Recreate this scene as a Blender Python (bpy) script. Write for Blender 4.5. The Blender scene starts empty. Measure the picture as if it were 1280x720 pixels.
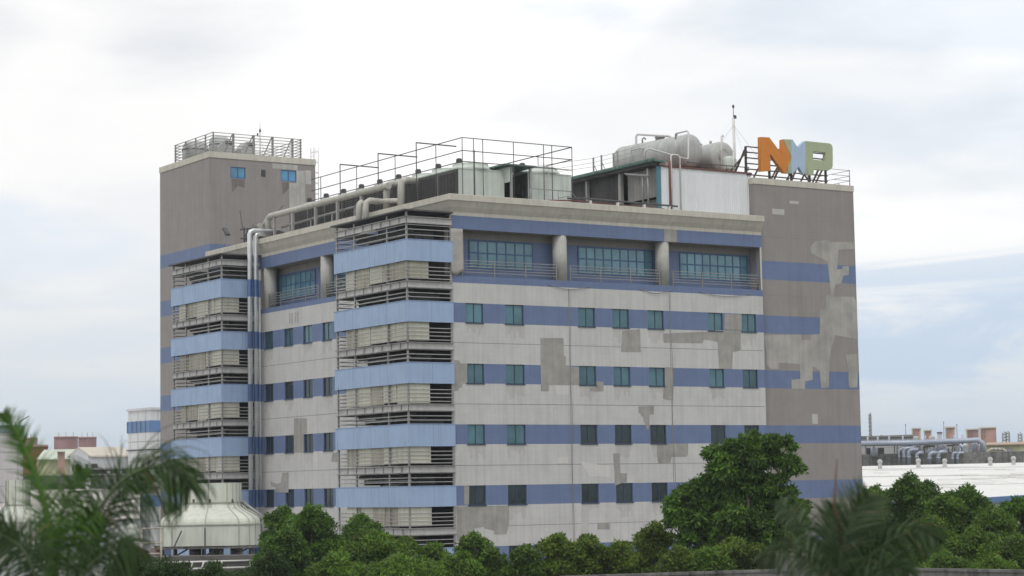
import bpy, math, random
import numpy as np
from mathutils import Vector, Matrix
random.seed(7); rng = np.random.default_rng(7)
SC = bpy.context.scene
COL = SC.collection
# ------------------------------------------------------------------ camera
FPX = 2654.22                                   # focal length in pixels of a 1280 wide frame
CAMP = Vector((-69.221, -112.540, 6.9536))
CR = Vector((0.83741568, -0.54630214, -0.01699852))
CU = Vector((-0.03726178, -0.08809079, 0.99541528))
CF = Vector((0.54529491, 0.83294297, 0.0941248))
cam = bpy.data.cameras.new('camera'); camo = bpy.data.objects.new('camera', cam); COL.objects.link(camo)
camo.matrix_world = Matrix(((CR.x, CU.x, -CF.x, CAMP.x), (CR.y, CU.y, -CF.y, CAMP.y), (CR.z, CU.z, -CF.z, CAMP.z), (0, 0, 0, 1)))
cam.sensor_width = 36; cam.lens = 36 * FPX / 1280; cam.clip_start = 0.5; cam.clip_end = 6000
cam.dof.use_dof = True; cam.dof.focus_distance = 132; cam.dof.aperture_fstop = 1.6
SC.camera = camo
# ------------------------------------------------------------------ light
HAZE = 0.00024
SUN_EL, SUN_AZ = 58, 222                        # azimuth clockwise from +Y
w = bpy.data.worlds.new('World'); SC.world = w; w.use_nodes = True
nt = w.node_tree; N = nt.nodes; LK = nt.links
for n in list(N): N.remove(n)
wout = N.new('ShaderNodeOutputWorld'); bg = N.new('ShaderNodeBackground'); bg.inputs['Strength'].default_value = 0.1
sky = N.new('ShaderNodeTexSky'); sky.sky_type = 'NISHITA'; sky.sun_disc = False
sky.sun_elevation = math.radians(SUN_EL); sky.sun_rotation = math.radians(SUN_AZ); sky.dust_density = 2.0
tc = N.new('ShaderNodeTexCoord'); mp = N.new('ShaderNodeMapping')
mp.inputs['Scale'].default_value = (1.0, 1.0, 3.4); mp.inputs['Location'].default_value = (0.35, 0.1, 0.22)
LK.new(tc.outputs['Generated'], mp.inputs['Vector'])
def noise(scale, detail, dist=0.0, rough=.5):
    n = N.new('ShaderNodeTexNoise'); n.inputs['Scale'].default_value = scale; n.inputs['Detail'].default_value = detail; n.inputs['Distortion'].default_value = dist; n.inputs['Roughness'].default_value = rough
    LK.new(mp.outputs['Vector'], n.inputs['Vector']); return n.outputs['Fac']
def ramp(sock, p0, c0, p1, c1):
    r = N.new('ShaderNodeValToRGB'); r.color_ramp.interpolation = 'EASE'
    r.color_ramp.elements[0].position = p0; r.color_ramp.elements[0].color = (*c0, 1); r.color_ramp.elements[1].position = p1; r.color_ramp.elements[1].color = (*c1, 1)
    LK.new(sock, r.inputs['Fac']); return r.outputs['Color']
def mixc(fac, A, B, kind='MIX'):
    m = N.new('ShaderNodeMix'); m.data_type = 'RGBA'; m.blend_type = kind
    for k, v in (('Factor', fac), ('A', A), ('B', B)):
        if isinstance(v, (int, float)): m.inputs[k].default_value = v
        elif isinstance(v, tuple): m.inputs[k].default_value = (*v, 1)
        else: LK.new(v, m.inputs[k])
    return m.outputs['Result']
cover = ramp(noise(4.2, 6, .4), .34, (.80, .80, .80), .50, (1, 1, 1))            # how closed the cloud deck is
deck = ramp(noise(7.5, 7, .2, .55), .34, (9.5, 9.6, 9.75), .58, (10.3, 10.25, 10.2))
# the deck is thinnest, so brightest, towards upper right
gd = Vector((CR * (960 - 640) - CU * (120 - 360) + CF * FPX)).normalized()
dt = N.new('ShaderNodeVectorMath'); dt.operation = 'DOT_PRODUCT'; dt.inputs[1].default_value = gd; LK.new(tc.outputs['Generated'], dt.inputs[0])
gm = N.new('ShaderNodeMapRange'); gm.interpolation_type = 'SMOOTHSTEP'; gm.inputs['From Min'].default_value = math.cos(math.radians(17)); gm.inputs['From Max'].default_value = 1.0; gm.inputs['To Max'].default_value = .85
LK.new(dt.outputs['Value'], gm.inputs['Value'])
deck = mixc(gm.outputs['Result'], deck, (11.8, 11.7, 11.5))
sx = N.new('ShaderNodeSeparateXYZ'); LK.new(tc.outputs['Generated'], sx.inputs['Vector'])
hr = N.new('ShaderNodeMapRange'); hr.interpolation_type = 'SMOOTHSTEP'; hr.inputs['From Min'].default_value = -.01; hr.inputs['From Max'].default_value = 0.16
LK.new(sx.outputs['Z'], hr.inputs['Value'])
deck = mixc(hr.outputs['Result'], (7.1, 7.75, 8.2), deck)
# pale blue breaks low in the deck
brk = ramp(noise(3.1, 5, .5), .50, (0, 0, 0), .66, (.55, .55, .55))
deck = mixc(brk, deck, (7.1, 8.2, 9.5))
# long thin breaks of blue low down
mp2 = N.new('ShaderNodeMapping'); mp2.inputs['Scale'].default_value = (1.0, 1.0, 4.6); mp2.inputs['Location'].default_value = (1.7, .4, .35); LK.new(tc.outputs['Generated'], mp2.inputs['Vector'])
nb_ = N.new('ShaderNodeTexNoise'); nb_.inputs['Scale'].default_value = 6.0; nb_.inputs['Detail'].default_value = 8; nb_.inputs['Roughness'].default_value = .6; nb_.inputs['Distortion'].default_value = .6; LK.new(mp2.outputs['Vector'], nb_.inputs['Vector'])
lo = N.new('ShaderNodeMapRange'); lo.interpolation_type = 'SMOOTHSTEP'; lo.inputs['From Min'].default_value = .15; lo.inputs['From Max'].default_value = .07; LK.new(sx.outputs['Z'], lo.inputs['Value'])
sd_x = N.new('ShaderNodeVectorMath'); sd_x.operation = 'DOT_PRODUCT'; sd_x.inputs[1].default_value = CR; LK.new(tc.outputs['Generated'], sd_x.inputs[0])
rx = N.new('ShaderNodeMapRange'); rx.interpolation_type = 'SMOOTHSTEP'; rx.inputs['From Min'].default_value = -.15; rx.inputs['From Max'].default_value = .18; rx.inputs['To Min'].default_value = .25; LK.new(sd_x.outputs['Value'], rx.inputs['Value'])
def mul(p, q):
    m = N.new('ShaderNodeMath'); m.operation = 'MULTIPLY'; LK.new(p, m.inputs[0]); LK.new(q, m.inputs[1]); return m.outputs[0]
bfac = mul(mul(ramp(nb_.outputs['Fac'], .40, (0, 0, 0), .58, (.85, .85, .85)), lo.outputs['Result']), rx.outputs['Result'])
deck = mixc(bfac, deck, (5.9, 7.2, 8.9))
LK.new(mixc(cover, sky.outputs['Color'], deck), bg.inputs['Color']); LK.new(bg.outputs['Background'], wout.inputs['Surface'])
sl = bpy.data.lights.new('sun', 'SUN'); sl.energy = 1.0; sl.angle = math.radians(18); sl.color = (1, 0.97, 0.92)
so = bpy.data.objects.new('sun', sl); COL.objects.link(so)
az, el = math.radians(SUN_AZ), math.radians(SUN_EL)
sd = Vector((math.sin(az) * math.cos(el), math.cos(az) * math.cos(el), math.sin(el)))
so.rotation_euler = sd.to_track_quat('Z', 'Y').to_euler(); so.location = (0, 0, 80)
SC.view_settings.view_transform = 'Standard'; SC.view_settings.look = 'None'; SC.view_settings.gamma = 1
SC.view_settings.exposure = 0.0
SC.cycles.max_bounces = 6; SC.cycles.diffuse_bounces = 3; SC.cycles.glossy_bounces = 3

# ------------------------------------------------------------------ helpers
YAW = math.atan2(0.54529491, 0.83294297)
RH = Vector((math.cos(YAW), -math.sin(YAW), 0)); FH = Vector((math.sin(YAW), math.cos(YAW), 0)); UP = Vector((0, 0, 1))
def ray(px, py): return CR * (px - 640) - CU * (py - 360) + CF * FPX
def at(px, py, d): return CAMP + ray(px, py) * (d / FPX)              # a point at depth d
def on_y(px, py, Y=0.0): r = ray(px, py); return CAMP + r * ((Y - CAMP.y) / r.y)
def on_x(px, py, X=0.0): r = ray(px, py); return CAMP + r * ((X - CAMP.x) / r.x)
def on_z(px, py, Z): r = ray(px, py); return CAMP + r * ((Z - CAMP.z) / r.z)

class MB:
    def __init__(s): s.v = []; s.f = []; s.m = []; s.s = []
    def face(s, pts, mi=0, smooth=False):
        b = len(s.v); s.v += [tuple(p) for p in pts]; s.f.append(tuple(range(b, b + len(pts)))); s.m.append(mi); s.s.append(smooth); return s
    def box(s, a, b, mi=0):
        x0, y0, z0 = (min(a[i], b[i]) for i in range(3)); x1, y1, z1 = (max(a[i], b[i]) for i in range(3))
        return s.obox(Vector(((x0 + x1) / 2, (y0 + y1) / 2, (z0 + z1) / 2)), Vector(((x1 - x0) / 2, 0, 0)), Vector((0, (y1 - y0) / 2, 0)), Vector((0, 0, (z1 - z0) / 2)), mi)
    def obox(s, c, u, v, n, mi=0):
        c = Vector(c); k = len(s.v)
        for dz in (-1, 1):
            for dx, dy in ((-1, -1), (1, -1), (1, 1), (-1, 1)): s.v.append(tuple(c + u * dx + v * dy + n * dz))
        for q in ((3, 2, 1, 0), (4, 5, 6, 7), (0, 1, 5, 4), (1, 2, 6, 5), (2, 3, 7, 6), (3, 0, 4, 7)):
            s.f.append(tuple(k + i for i in q)); s.m.append(mi); s.s.append(False)
        return s
    def bar(s, p, q, a, b=None, mi=0, up=UP):
        p = Vector(p); q = Vector(q); d = q - p; L = d.length
        if L < 1e-6: return s
        d /= L; u = d.cross(up)
        if u.length < 1e-3: u = d.cross(Vector((1, 0, 0)))
        u.normalize(); n = u.cross(d)
        return s.obox((p + q) / 2, u * (a / 2), d * (L / 2), n * ((b or a) / 2), mi)
    def tube(s, pts, r, n=10, mi=0, caps=True):
        pts = [Vector(p) for p in pts]; rr = r if isinstance(r, (list, tuple)) else [r] * len(pts)
        rings = []; ref = None
        for i, p in enumerate(pts):
            if i == 0: t = pts[1] - p
            elif i == len(pts) - 1: t = p - pts[i - 1]
            else: t = (pts[i + 1] - p).normalized() + (p - pts[i - 1]).normalized()
            t.normalize()
            if ref is None:
                ref = t.cross(UP)
                if ref.length < 1e-3: ref = Vector((1, 0, 0))
            ref = (ref - t * ref.dot(t)).normalized(); o = t.cross(ref)
            b = len(s.v); rings.append(b)
            for k in range(n):
                a = 2 * math.pi * k / n; s.v.append(tuple(p + (ref * math.cos(a) + o * math.sin(a)) * rr[i]))
        for i in range(len(pts) - 1):
            a, b = rings[i], rings[i + 1]
            for k in range(n):
                s.f.append((a + k, a + (k + 1) % n, b + (k + 1) % n, b + k)); s.m.append(mi); s.s.append(True)
        if caps:
            s.f.append(tuple(rings[0] + k for k in reversed(range(n)))); s.m.append(mi); s.s.append(False)
            s.f.append(tuple(rings[-1] + k for k in range(n))); s.m.append(mi); s.s.append(False)
        return s
    def lathe(s, prof, org, n=24, mi=0, axis=UP, ref=None, smooth=True):
        org = Vector(org); axis = Vector(axis).normalized()
        u = Vector(ref) if ref else (Vector((1, 0, 0)) if abs(axis.x) < .9 else Vector((0, 1, 0)))
        u = (u - axis * u.dot(axis)).normalized(); o = axis.cross(u); rings = []
        for (r, h) in prof:
            rings.append(len(s.v))
            for k in range(n):
                a = 2 * math.pi * k / n; s.v.append(tuple(org + axis * h + (u * math.cos(a) + o * math.sin(a)) * r))
        for a, b in zip(rings, rings[1:]):
            for k in range(n): s.f.append((a + k, a + (k + 1) % n, b + (k + 1) % n, b + k)); s.m.append(mi); s.s.append(smooth)
        for r_, rev in ((rings[0], True), (rings[-1], False)):
            idx = [r_ + k for k in range(n)]; s.f.append(tuple(reversed(idx) if rev else idx)); s.m.append(mi); s.s.append(False)
        return s
    def prism(s, poly, ex, mi=0):                     # polygon of 3-D points extruded by the vector ex
        n = len(poly); b = len(s.v); ex = Vector(ex)
        s.v += [tuple(p) for p in poly] + [tuple(Vector(p) + ex) for p in poly]
        s.f.append(tuple(range(b, b + n))); s.f.append(tuple(b + n + i for i in reversed(range(n)))); s.m += [mi, mi]; s.s += [False, False]
        for i in range(n):
            j = (i + 1) % n; s.f.append((b + i, b + n + i, b + n + j, b + j)); s.m.append(mi); s.s.append(False)
        return s
    def build(s, name, mats, parent=None):
        me = bpy.data.meshes.new(name); me.from_pydata(s.v, [], s.f)
        for m in (mats if isinstance(mats, (list, tuple)) else [mats]): me.materials.append(m)
        me.polygons.foreach_set('material_index', s.m); me.polygons.foreach_set('use_smooth', s.s); me.update()
        o = bpy.data.objects.new(name, me); COL.objects.link(o)
        if parent: o.parent = parent; o.matrix_parent_inverse = Matrix.Translation(-world_loc(parent))
        return o
def world_loc(o):
    l = Vector((0, 0, 0)); 
    while o: 
        l = l + o.location + o.matrix_parent_inverse.translation; o = o.parent
    return l
def tag(o, label=None, cat=None, group=None, kind=None):
    if label: o['label'] = label
    if cat: o['category'] = cat
    if group: o['group'] = group
    if kind: o['kind'] = kind
    return o
def thing(name, loc, label, cat, group=None):
    o = bpy.data.objects.new(name, None); COL.objects.link(o); o.location = loc; o.empty_display_size = 0.3
    return tag(o, label, cat, group)

# ------------------------------------------------------------------ materials
def nodemat(name):
    m = bpy.data.materials.new(name); m.use_nodes = True; nt = m.node_tree
    return m, nt, nt.nodes['Principled BSDF']
def mat(name, col, rough=0.7, var=0.18, scale=1.5, streak=0.0, metal=0.0, bump=0.0, spec=0.3, fine=0.0, tiles=None, z_alt=None, tint=(1, 1, 1)):
    """plain paint or mineral surface with mottling, vertical run-off streaks and optional tile joints"""
    m, nt, b = nodemat(name); N = nt.nodes; L = nt.links
    tc = N.new('ShaderNodeTexCoord')
    base = N.new('ShaderNodeRGB'); base.outputs[0].default_value = (*col, 1); cur = base.outputs[0]
    if z_alt:                                          # a second paint colour where the pipe crosses the painted bands
        bands, c2 = z_alt
        sx = N.new('ShaderNodeSeparateXYZ'); geo = N.new('ShaderNodeNewGeometry'); L.new(geo.outputs['Position'], sx.inputs[0]); tot = None
        for z0, z1 in bands:
            a = N.new('ShaderNodeMath'); a.operation = 'COMPARE'; L.new(sx.outputs['Z'], a.inputs[0]); a.inputs[1].default_value = (z0 + z1) / 2; a.inputs[2].default_value = (z1 - z0) / 2
            if tot is None: tot = a.outputs[0]
            else:
                s_ = N.new('ShaderNodeMath'); s_.operation = 'MAXIMUM'; L.new(tot, s_.inputs[0]); L.new(a.outputs[0], s_.inputs[1]); tot = s_.outputs[0]
        mm = N.new('ShaderNodeMix'); mm.data_type = 'RGBA'; L.new(tot, mm.inputs['Factor']); L.new(cur, mm.inputs['A']); mm.inputs['B'].default_value = (*c2, 1); cur = mm.outputs['Result']
    def mul(cur, val_socket, lo, hi, p0=0.3, p1=0.7):
        r = N.new('ShaderNodeMapRange'); r.inputs['From Min'].default_value = p0; r.inputs['From Max'].default_value = p1
        r.inputs['To Min'].default_value = lo; r.inputs['To Max'].default_value = hi; L.new(val_socket, r.inputs['Value'])
        x = N.new('ShaderNodeMix'); x.data_type = 'RGBA'; x.blend_type = 'MULTIPLY'; x.inputs['Factor'].default_value = 1
        L.new(cur, x.inputs['A']); L.new(r.outputs['Result'], x.inputs['B']); return x.outputs['Result']
    n = N.new('ShaderNodeTexNoise'); n.inputs['Scale'].default_value = scale; n.inputs['Detail'].default_value = 8; n.inputs['Roughness'].default_value = 0.6
    L.new(tc.outputs['Object'], n.inputs['Vector']); cur = mul(cur, n.outputs['Fac'], 1 - var, 1 + var * 0.6)
    n0 = N.new('ShaderNodeTexNoise'); n0.inputs['Scale'].default_value = 0.17; n0.inputs['Detail'].default_value = 4
    L.new(tc.outputs['Object'], n0.inputs['Vector']); cur = mul(cur, n0.outputs['Fac'], 1 - var * 0.5, 1 + var * 0.35)
    if streak:
        mp = N.new('ShaderNodeMapping'); mp.inputs['Scale'].default_value = (2.2, 2.2, 0.09); L.new(tc.outputs['Object'], mp.inputs['Vector'])
        ns = N.new('ShaderNodeTexNoise'); ns.inputs['Scale'].default_value = 1.6; ns.inputs['Detail'].default_value = 7; ns.inputs['Roughness'].default_value = 0.62
        L.new(mp.outputs['Vector'], ns.inputs['Vector']); cur = mul(cur, ns.outputs['Fac'], 1 - streak, 1.05, 0.32, 0.55)
    if tiles:
        # ceramic tile joints: thin darker lines in world axes on vertical faces
        sx = N.new('ShaderNodeSeparateXYZ'); L.new(tc.outputs['Object'], sx.inputs[0])
        ad = N.new('ShaderNodeMath'); ad.operation = 'ADD'; L.new(sx.outputs['X'], ad.inputs[0]); L.new(sx.outputs['Y'], ad.inputs[1])
        cx = N.new('ShaderNodeCombineXYZ'); L.new(ad.outputs[0], cx.inputs[0]); L.new(sx.outputs['Z'], cx.inputs[1])
        br = N.new('ShaderNodeTexBrick'); br.offset = 0; br.inputs['Scale'].default_value = 1; br.inputs['Mortar Size'].default_value = tiles[2]
        br.inputs['Brick Width'].default_value = tiles[0]; br.inputs['Row Height'].default_value = tiles[1]
        br.inputs['Color1'].default_value = (1, 1, 1, 1); br.inputs['Color2'].default_value = (.975, .975, .975, 1); br.inputs['Mortar'].default_value = (tiles[3],) * 3 + (1,)
        L.new(cx.outputs[0], br.inputs['Vector'])
        x = N.new('ShaderNodeMix'); x.data_type = 'RGBA'; x.blend_type = 'MULTIPLY'; x.inputs['Factor'].default_value = 1
        L.new(cur, x.inputs['A']); L.new(br.outputs['Color'], x.inputs['B']); cur = x.outputs['Result']
    L.new(cur, b.inputs['Base Color'])
    b.inputs['Roughness'].default_value = rough; b.inputs['Metallic'].default_value = metal; b.inputs['Specular IOR Level'].default_value = spec
    if bump:
        nb = N.new('ShaderNodeTexNoise'); nb.inputs['Scale'].default_value = scale * 6; nb.inputs['Detail'].default_value = 5; L.new(tc.outputs['Object'], nb.inputs['Vector'])
        bp = N.new('ShaderNodeBump'); bp.inputs['Strength'].default_value = bump; bp.inputs['Distance'].default_value = 0.03
        L.new(nb.outputs['Fac'], bp.inputs['Height']); L.new(bp.outputs['Normal'], b.inputs['Normal'])
    return m
def leafmat(name, c0, c1, c2=None, trans=0.32):
    m, nt, b = nodemat(name); N = nt.nodes; L = nt.links
    g = N.new('ShaderNodeNewGeometry'); r = N.new('ShaderNodeValToRGB'); L.new(g.outputs['Random Per Island'], r.inputs['Fac'])
    r.color_ramp.elements[0].color = (*c0, 1); r.color_ramp.elements[1].color = (*c1, 1)
    if c2: e = r.color_ramp.elements.new(0.96); e.color = (*c1, 1); r.color_ramp.elements[-1].color = (*c2, 1)
    n = N.new('ShaderNodeTexNoise'); n.inputs['Scale'].default_value = 0.5; n.inputs['Detail'].default_value = 3
    L.new(g.outputs['Position'], n.inputs['Vector'])
    mr = N.new('ShaderNodeMapRange'); mr.inputs['From Min'].default_value = .3; mr.inputs['From Max'].default_value = .7; mr.inputs['To Min'].default_value = .6; mr.inputs['To Max'].default_value = 1.4
    L.new(n.outputs['Fac'], mr.inputs['Value'])
    x = N.new('ShaderNodeMix'); x.data_type = 'RGBA'; x.blend_type = 'MULTIPLY'; x.inputs['Factor'].default_value = 1
    L.new(r.outputs['Color'], x.inputs['A']); L.new(mr.outputs['Result'], x.inputs['B'])
    L.new(x.outputs['Result'], b.inputs['Base Color']); b.inputs['Roughness'].default_value = 0.5; b.inputs['Specular IOR Level'].default_value = 0.35
    t = N.new('ShaderNodeBsdfTranslucent'); L.new(x.outputs['Result'], t.inputs['Color'])
    ms = N.new('ShaderNodeMixShader'); ms.inputs['Fac'].default_value = trans
    out = [q for q in N if q.type == 'OUTPUT_MATERIAL'][0]
    L.new(b.outputs[0], ms.inputs[1]); L.new(t.outputs[0], ms.inputs[2]); L.new(ms.outputs[0], out.inputs['Surface'])
    return m
TILE = (0.30, 0.30, 0.010, 0.92)
M = {}
M['white'] = mat('white_tile', (.56, .55, .535), .55, .08, .9, .07, tiles=TILE)
M['blue'] = mat('blue_tile', (.145, .195, .335), .5, .09, .9, .05, tiles=TILE)
M['taupe'] = mat('taupe_tile', (.295, .268, .255), .6, .07, .8, .06, tiles=TILE)
M['cement'] = mat('bare_cement', (.35, .335, .31), .85, .20, 1.3, .10)
M['pale_cement'] = mat('pale_cement', (.46, .45, .42), .85, .22, 1.1, .14)
M['cornice'] = mat('cornice_render', (.59, .555, .485), .8, .10, 1.4, .10)
M['joint'] = mat('wall_joint', (.26, .255, .25), .9, .2)  # dark grey of the expansion joint strips
M['cable'] = mat('cable', (.27, .27, .265), .7, .1)
M['panel'] = mat('pale_blue_panel', (.33, .44, .625), .5, .07, .8, .08)
M['seam'] = mat('panel_seam', (.22, .31, .46), .6, .1)
M['cream2'] = mat('stained_casing', (.66, .62, .50), .6, .2, 1, .35)
M['steel'] = mat('grey_steel', (.36, .35, .34), .5, .2, 2, .1, metal=.2)
M['steel_d'] = mat('dark_steel', (.10, .098, .10), .6, .25, 2)
M['rail'] = mat('railing_steel', (.30, .30, .30), .45, .15, 2, metal=.3)
M['cream'] = mat('cream_casing', (.82, .80, .68), .6, .10, 1, .14)
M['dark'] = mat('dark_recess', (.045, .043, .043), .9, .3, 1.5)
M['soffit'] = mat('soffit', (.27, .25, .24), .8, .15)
M['frame'] = mat('blue_frame', (.06, .125, .26), .45, .1)
M['frame_dark'] = mat('dark_blue_frame', (.05, .075, .12), .45, .1)
M['unit'] = mat('pale_green_grp', (.60, .65, .59), .5, .09, 1, .10)
M['louvre'] = mat('dark_louvre', (.105, .105, .10), .7, .2)
M['fan'] = mat('fan_motor', (.06, .06, .065), .6, .2)
M['pipe_cream'] = mat('cream_pipe', (.47, .455, .41), .5, .14, 2, .1)
M['silver'] = mat('silver_cladding', (.62, .63, .64), .34, .12, 2, .12, metal=.65, z_alt=([(z, z + 1.24) for z in (21.13, 17.36, 13.55, 9.75, 5.95, 2.15)], (.13, .21, .42)))
M['corr'] = mat('white_corrugated', (.77, .78, .80), .5, .04, 1, .03)
M['teal'] = mat('teal_post', (.10, .24, .31), .5, .15)
M['rust'] = mat('rust_pipe', (.20, .09, .075), .7, .25)
M['tank'] = mat('tank_paint', (.45, .46, .44), .55, .14, 1.2, .14)
M['green_edge'] = mat('green_flashing', (.13, .22, .19), .6, .2)
M['conc'] = mat('weathered_concrete', (.20, .195, .19), .9, .5, 1.2, .5, bump=.3)
M['shedwall'] = mat('dark_board', (.085, .082, .08), .85, .4, 1.0, .35)  # very dark, mottled and streaked board colour
M['pinkpipe'] = mat('white_enamel', (.66, .64, .63), .5, .12, 2, .08)
M['orange'] = mat('orange_letter', (.68, .235, .035), .5, .08)
M['ltblue'] = mat('light_blue_letter', (.45, .57, .74), .5, .08)
M['olive'] = mat('green_letter', (.42, .47, .30), .5, .08)
M['side'] = mat('letter_return', (.46, .44, .34), .6, .1)
M['tarp'] = mat('grey_tarpaulin', (.42, .39, .37), .85, .15, 2)
M['white_paint'] = mat('white_paint', (.74, .73, .70), .5, .1, 2, .06)
M['rustywhite'] = mat('rusty_white_rail', (.55, .50, .44), .6, .3, 4)
M['duct'] = mat('blue_grey_duct', (.42, .46, .55), .4, .12, 1, metal=.3)
M['bgroof'] = mat('pale_roof', (.76, .75, .715), .55, .09, .4, 0)
M['bgblue'] = mat('blue_gutter', (.08, .19, .45), .5, .1)
M['brick'] = mat('far_red_facade', (.50, .31, .27), .8, .22, .25, 0)
M['pink'] = mat('far_pink_facade', (.37, .225, .235), .8, .15, .2, 0)
M['houseW'] = mat('white_wall_far', (.62, .63, .65), .7, .08, .5, .1)
M['houseR'] = mat('cream_roof_far', (.66, .60, .52), .7, .1, .5, 0)
M['yellow'] = mat('pale_yellow_wall', (.62, .60, .42), .7, .08, .5, .1)
M['tan'] = mat('tan_roof', (.46, .34, .26), .8, .15, .5, 0)
M['mint'] = mat('mint_roof', (.53, .58, .48), .7, .12, .5, 0)
M['bgtile'] = mat('white_panel_cladding', (.66, .67, .68), .45, .06, .5, .06, tiles=(1.6, 2.1, .05, .55))
M['bggrey'] = mat('grey_cladding', (.47, .46, .46), .6, .07, .5, .08, tiles=(1.2, 1.6, .05, .72))
M['bgband'] = mat('slate_band', (.17, .22, .26), .6, .1, .5, 0)
M['bgglass'] = mat('blue_glass_band', (.14, .25, .48), .3, .15, .3, 0)
M['darkbg'] = mat('dark_grey_shed', (.13, .125, .12), .8, .3, .5, 0)
M['red'] = mat('dark_red_shed', (.30, .065, .055), .7, .1, .5, 0)
M['trunk'] = mat('bark', (.14, .11, .08), .9, .3, 3, .2, bump=.4)
M['ground'] = mat('ground_soil', (.13, .14, .085), .95, .3, .4, 0)
M['conc_floor'] = mat('yard_concrete', (.30, .29, .275), .9, .2, .3, 0)
M['leaf_mango'] = leafmat('mango_leaf', (.030, .082, .009), (.138, .262, .028))
M['leaf_mid'] = leafmat('shrub_leaf', (.048, .112, .013), (.165, .280, .030), (.17, .12, .04))
M['leaf_yel'] = leafmat('young_mango_leaf', (.056, .110, .012), (.180, .260, .028), (.17, .11, .035))
M['leaf_dark'] = leafmat('dark_leaf', (.022, .050, .012), (.058, .105, .022))
M['palm'] = leafmat('palm_leaflet', (.020, .048, .016), (.052, .095, .028), (.13, .09, .04), trans=.2)
M['palm_b'] = leafmat('bright_palm_leaflet', (.05, .125, .018), (.11, .22, .04), trans=.3)
M['palm_p'] = leafmat('pale_palm_leaflet', (.030, .070, .022), (.13, .18, .09), (.20, .17, .10), trans=.3)
def glass(name, col, rough=.06, tint=(.60, .92, 1.0), spec=.9):
    m, nt, b = nodemat(name); N = nt.nodes; L = nt.links
    tc = N.new('ShaderNodeTexCoord'); n = N.new('ShaderNodeTexNoise'); n.inputs['Scale'].default_value = .7; n.inputs['Detail'].default_value = 2
    L.new(tc.outputs['Object'], n.inputs['Vector'])
    r = N.new('ShaderNodeValToRGB'); r.color_ramp.elements[0].position = .35; r.color_ramp.elements[1].position = .65
    r.color_ramp.elements[0].color = (*[c * .7 for c in col], 1); r.color_ramp.elements[1].color = (*[c * 1.2 for c in col], 1)
    L.new(n.outputs['Fac'], r.inputs['Fac'])
    oi = N.new('ShaderNodeObjectInfo'); mr = N.new('ShaderNodeMapRange'); mr.inputs['To Min'].default_value = .55; mr.inputs['To Max'].default_value = 1.6; L.new(oi.outputs['Random'], mr.inputs['Value'])
    xm = N.new('ShaderNodeMix'); xm.data_type = 'RGBA'; xm.blend_type = 'MULTIPLY'; xm.inputs['Factor'].default_value = 1; L.new(r.outputs['Color'], xm.inputs['A']); L.new(mr.outputs['Result'], xm.inputs['B'])
    L.new(xm.outputs['Result'], b.inputs['Base Color'])
    b.inputs['Roughness'].default_value = rough; b.inputs['Specular IOR Level'].default_value = spec; b.inputs['IOR'].default_value = 1.6
    b.inputs['Specular Tint'].default_value = (*tint, 1)
    bp = N.new('ShaderNodeBump'); bp.inputs['Strength'].default_value = .06; bp.inputs['Distance'].default_value = .05
    n2 = N.new('ShaderNodeTexNoise'); n2.inputs['Scale'].default_value = 1.1; L.new(tc.outputs['Object'], n2.inputs['Vector'])
    L.new(n2.outputs['Fac'], bp.inputs['Height']); L.new(bp.outputs['Normal'], b.inputs['Normal'])
    return m
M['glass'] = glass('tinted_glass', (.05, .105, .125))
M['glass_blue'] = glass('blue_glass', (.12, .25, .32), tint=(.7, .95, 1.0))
M['glass_tree_mirror'] = glass('tree_mirror_glass', (.022, .030, .032), tint=(.7, .88, .88), spec=.55)  # same glass, tree reflection put into its darker colour

# ------------------------------------------------------------------ ground
g = MB(); g.face([(-1500, -1500, 0), (1500, -1500, 0), (1500, 1500, 0), (-1500, 1500, 0)])
tag(g.build('ground', M['ground']), 'flat ground with soil and low grass under the trees', 'ground', kind='structure')
g = MB(); g.face([(-60, -20, .004), (60, -20, .004), (60, 160, .004), (-60, 160, .004)])
tag(g.build('yard_pavement', M['conc_floor']), 'grey concrete yard round the factory block', 'pavement', kind='structure')

# ------------------------------------------------------------------ haze
hm = bpy.data.materials.new('haze'); hm.use_nodes = True; hn = hm.node_tree.nodes
hn.remove(hn['Principled BSDF']); hv = hn.new('ShaderNodeVolumePrincipled'); hv.inputs['Color'].default_value = (.86, .91, .96, 1); hv.inputs['Density'].default_value = HAZE; hv.inputs['Anisotropy'].default_value = .2
hm.node_tree.links.new(hv.outputs[0], hn['Material Output'].inputs['Volume'])
g = MB(); g.box((-1550, -1550, -1), (1550, 1550, 60))
tag(g.build('haze', hm), 'thin pale haze hanging over the whole place', 'haze', kind='stuff')

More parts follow.
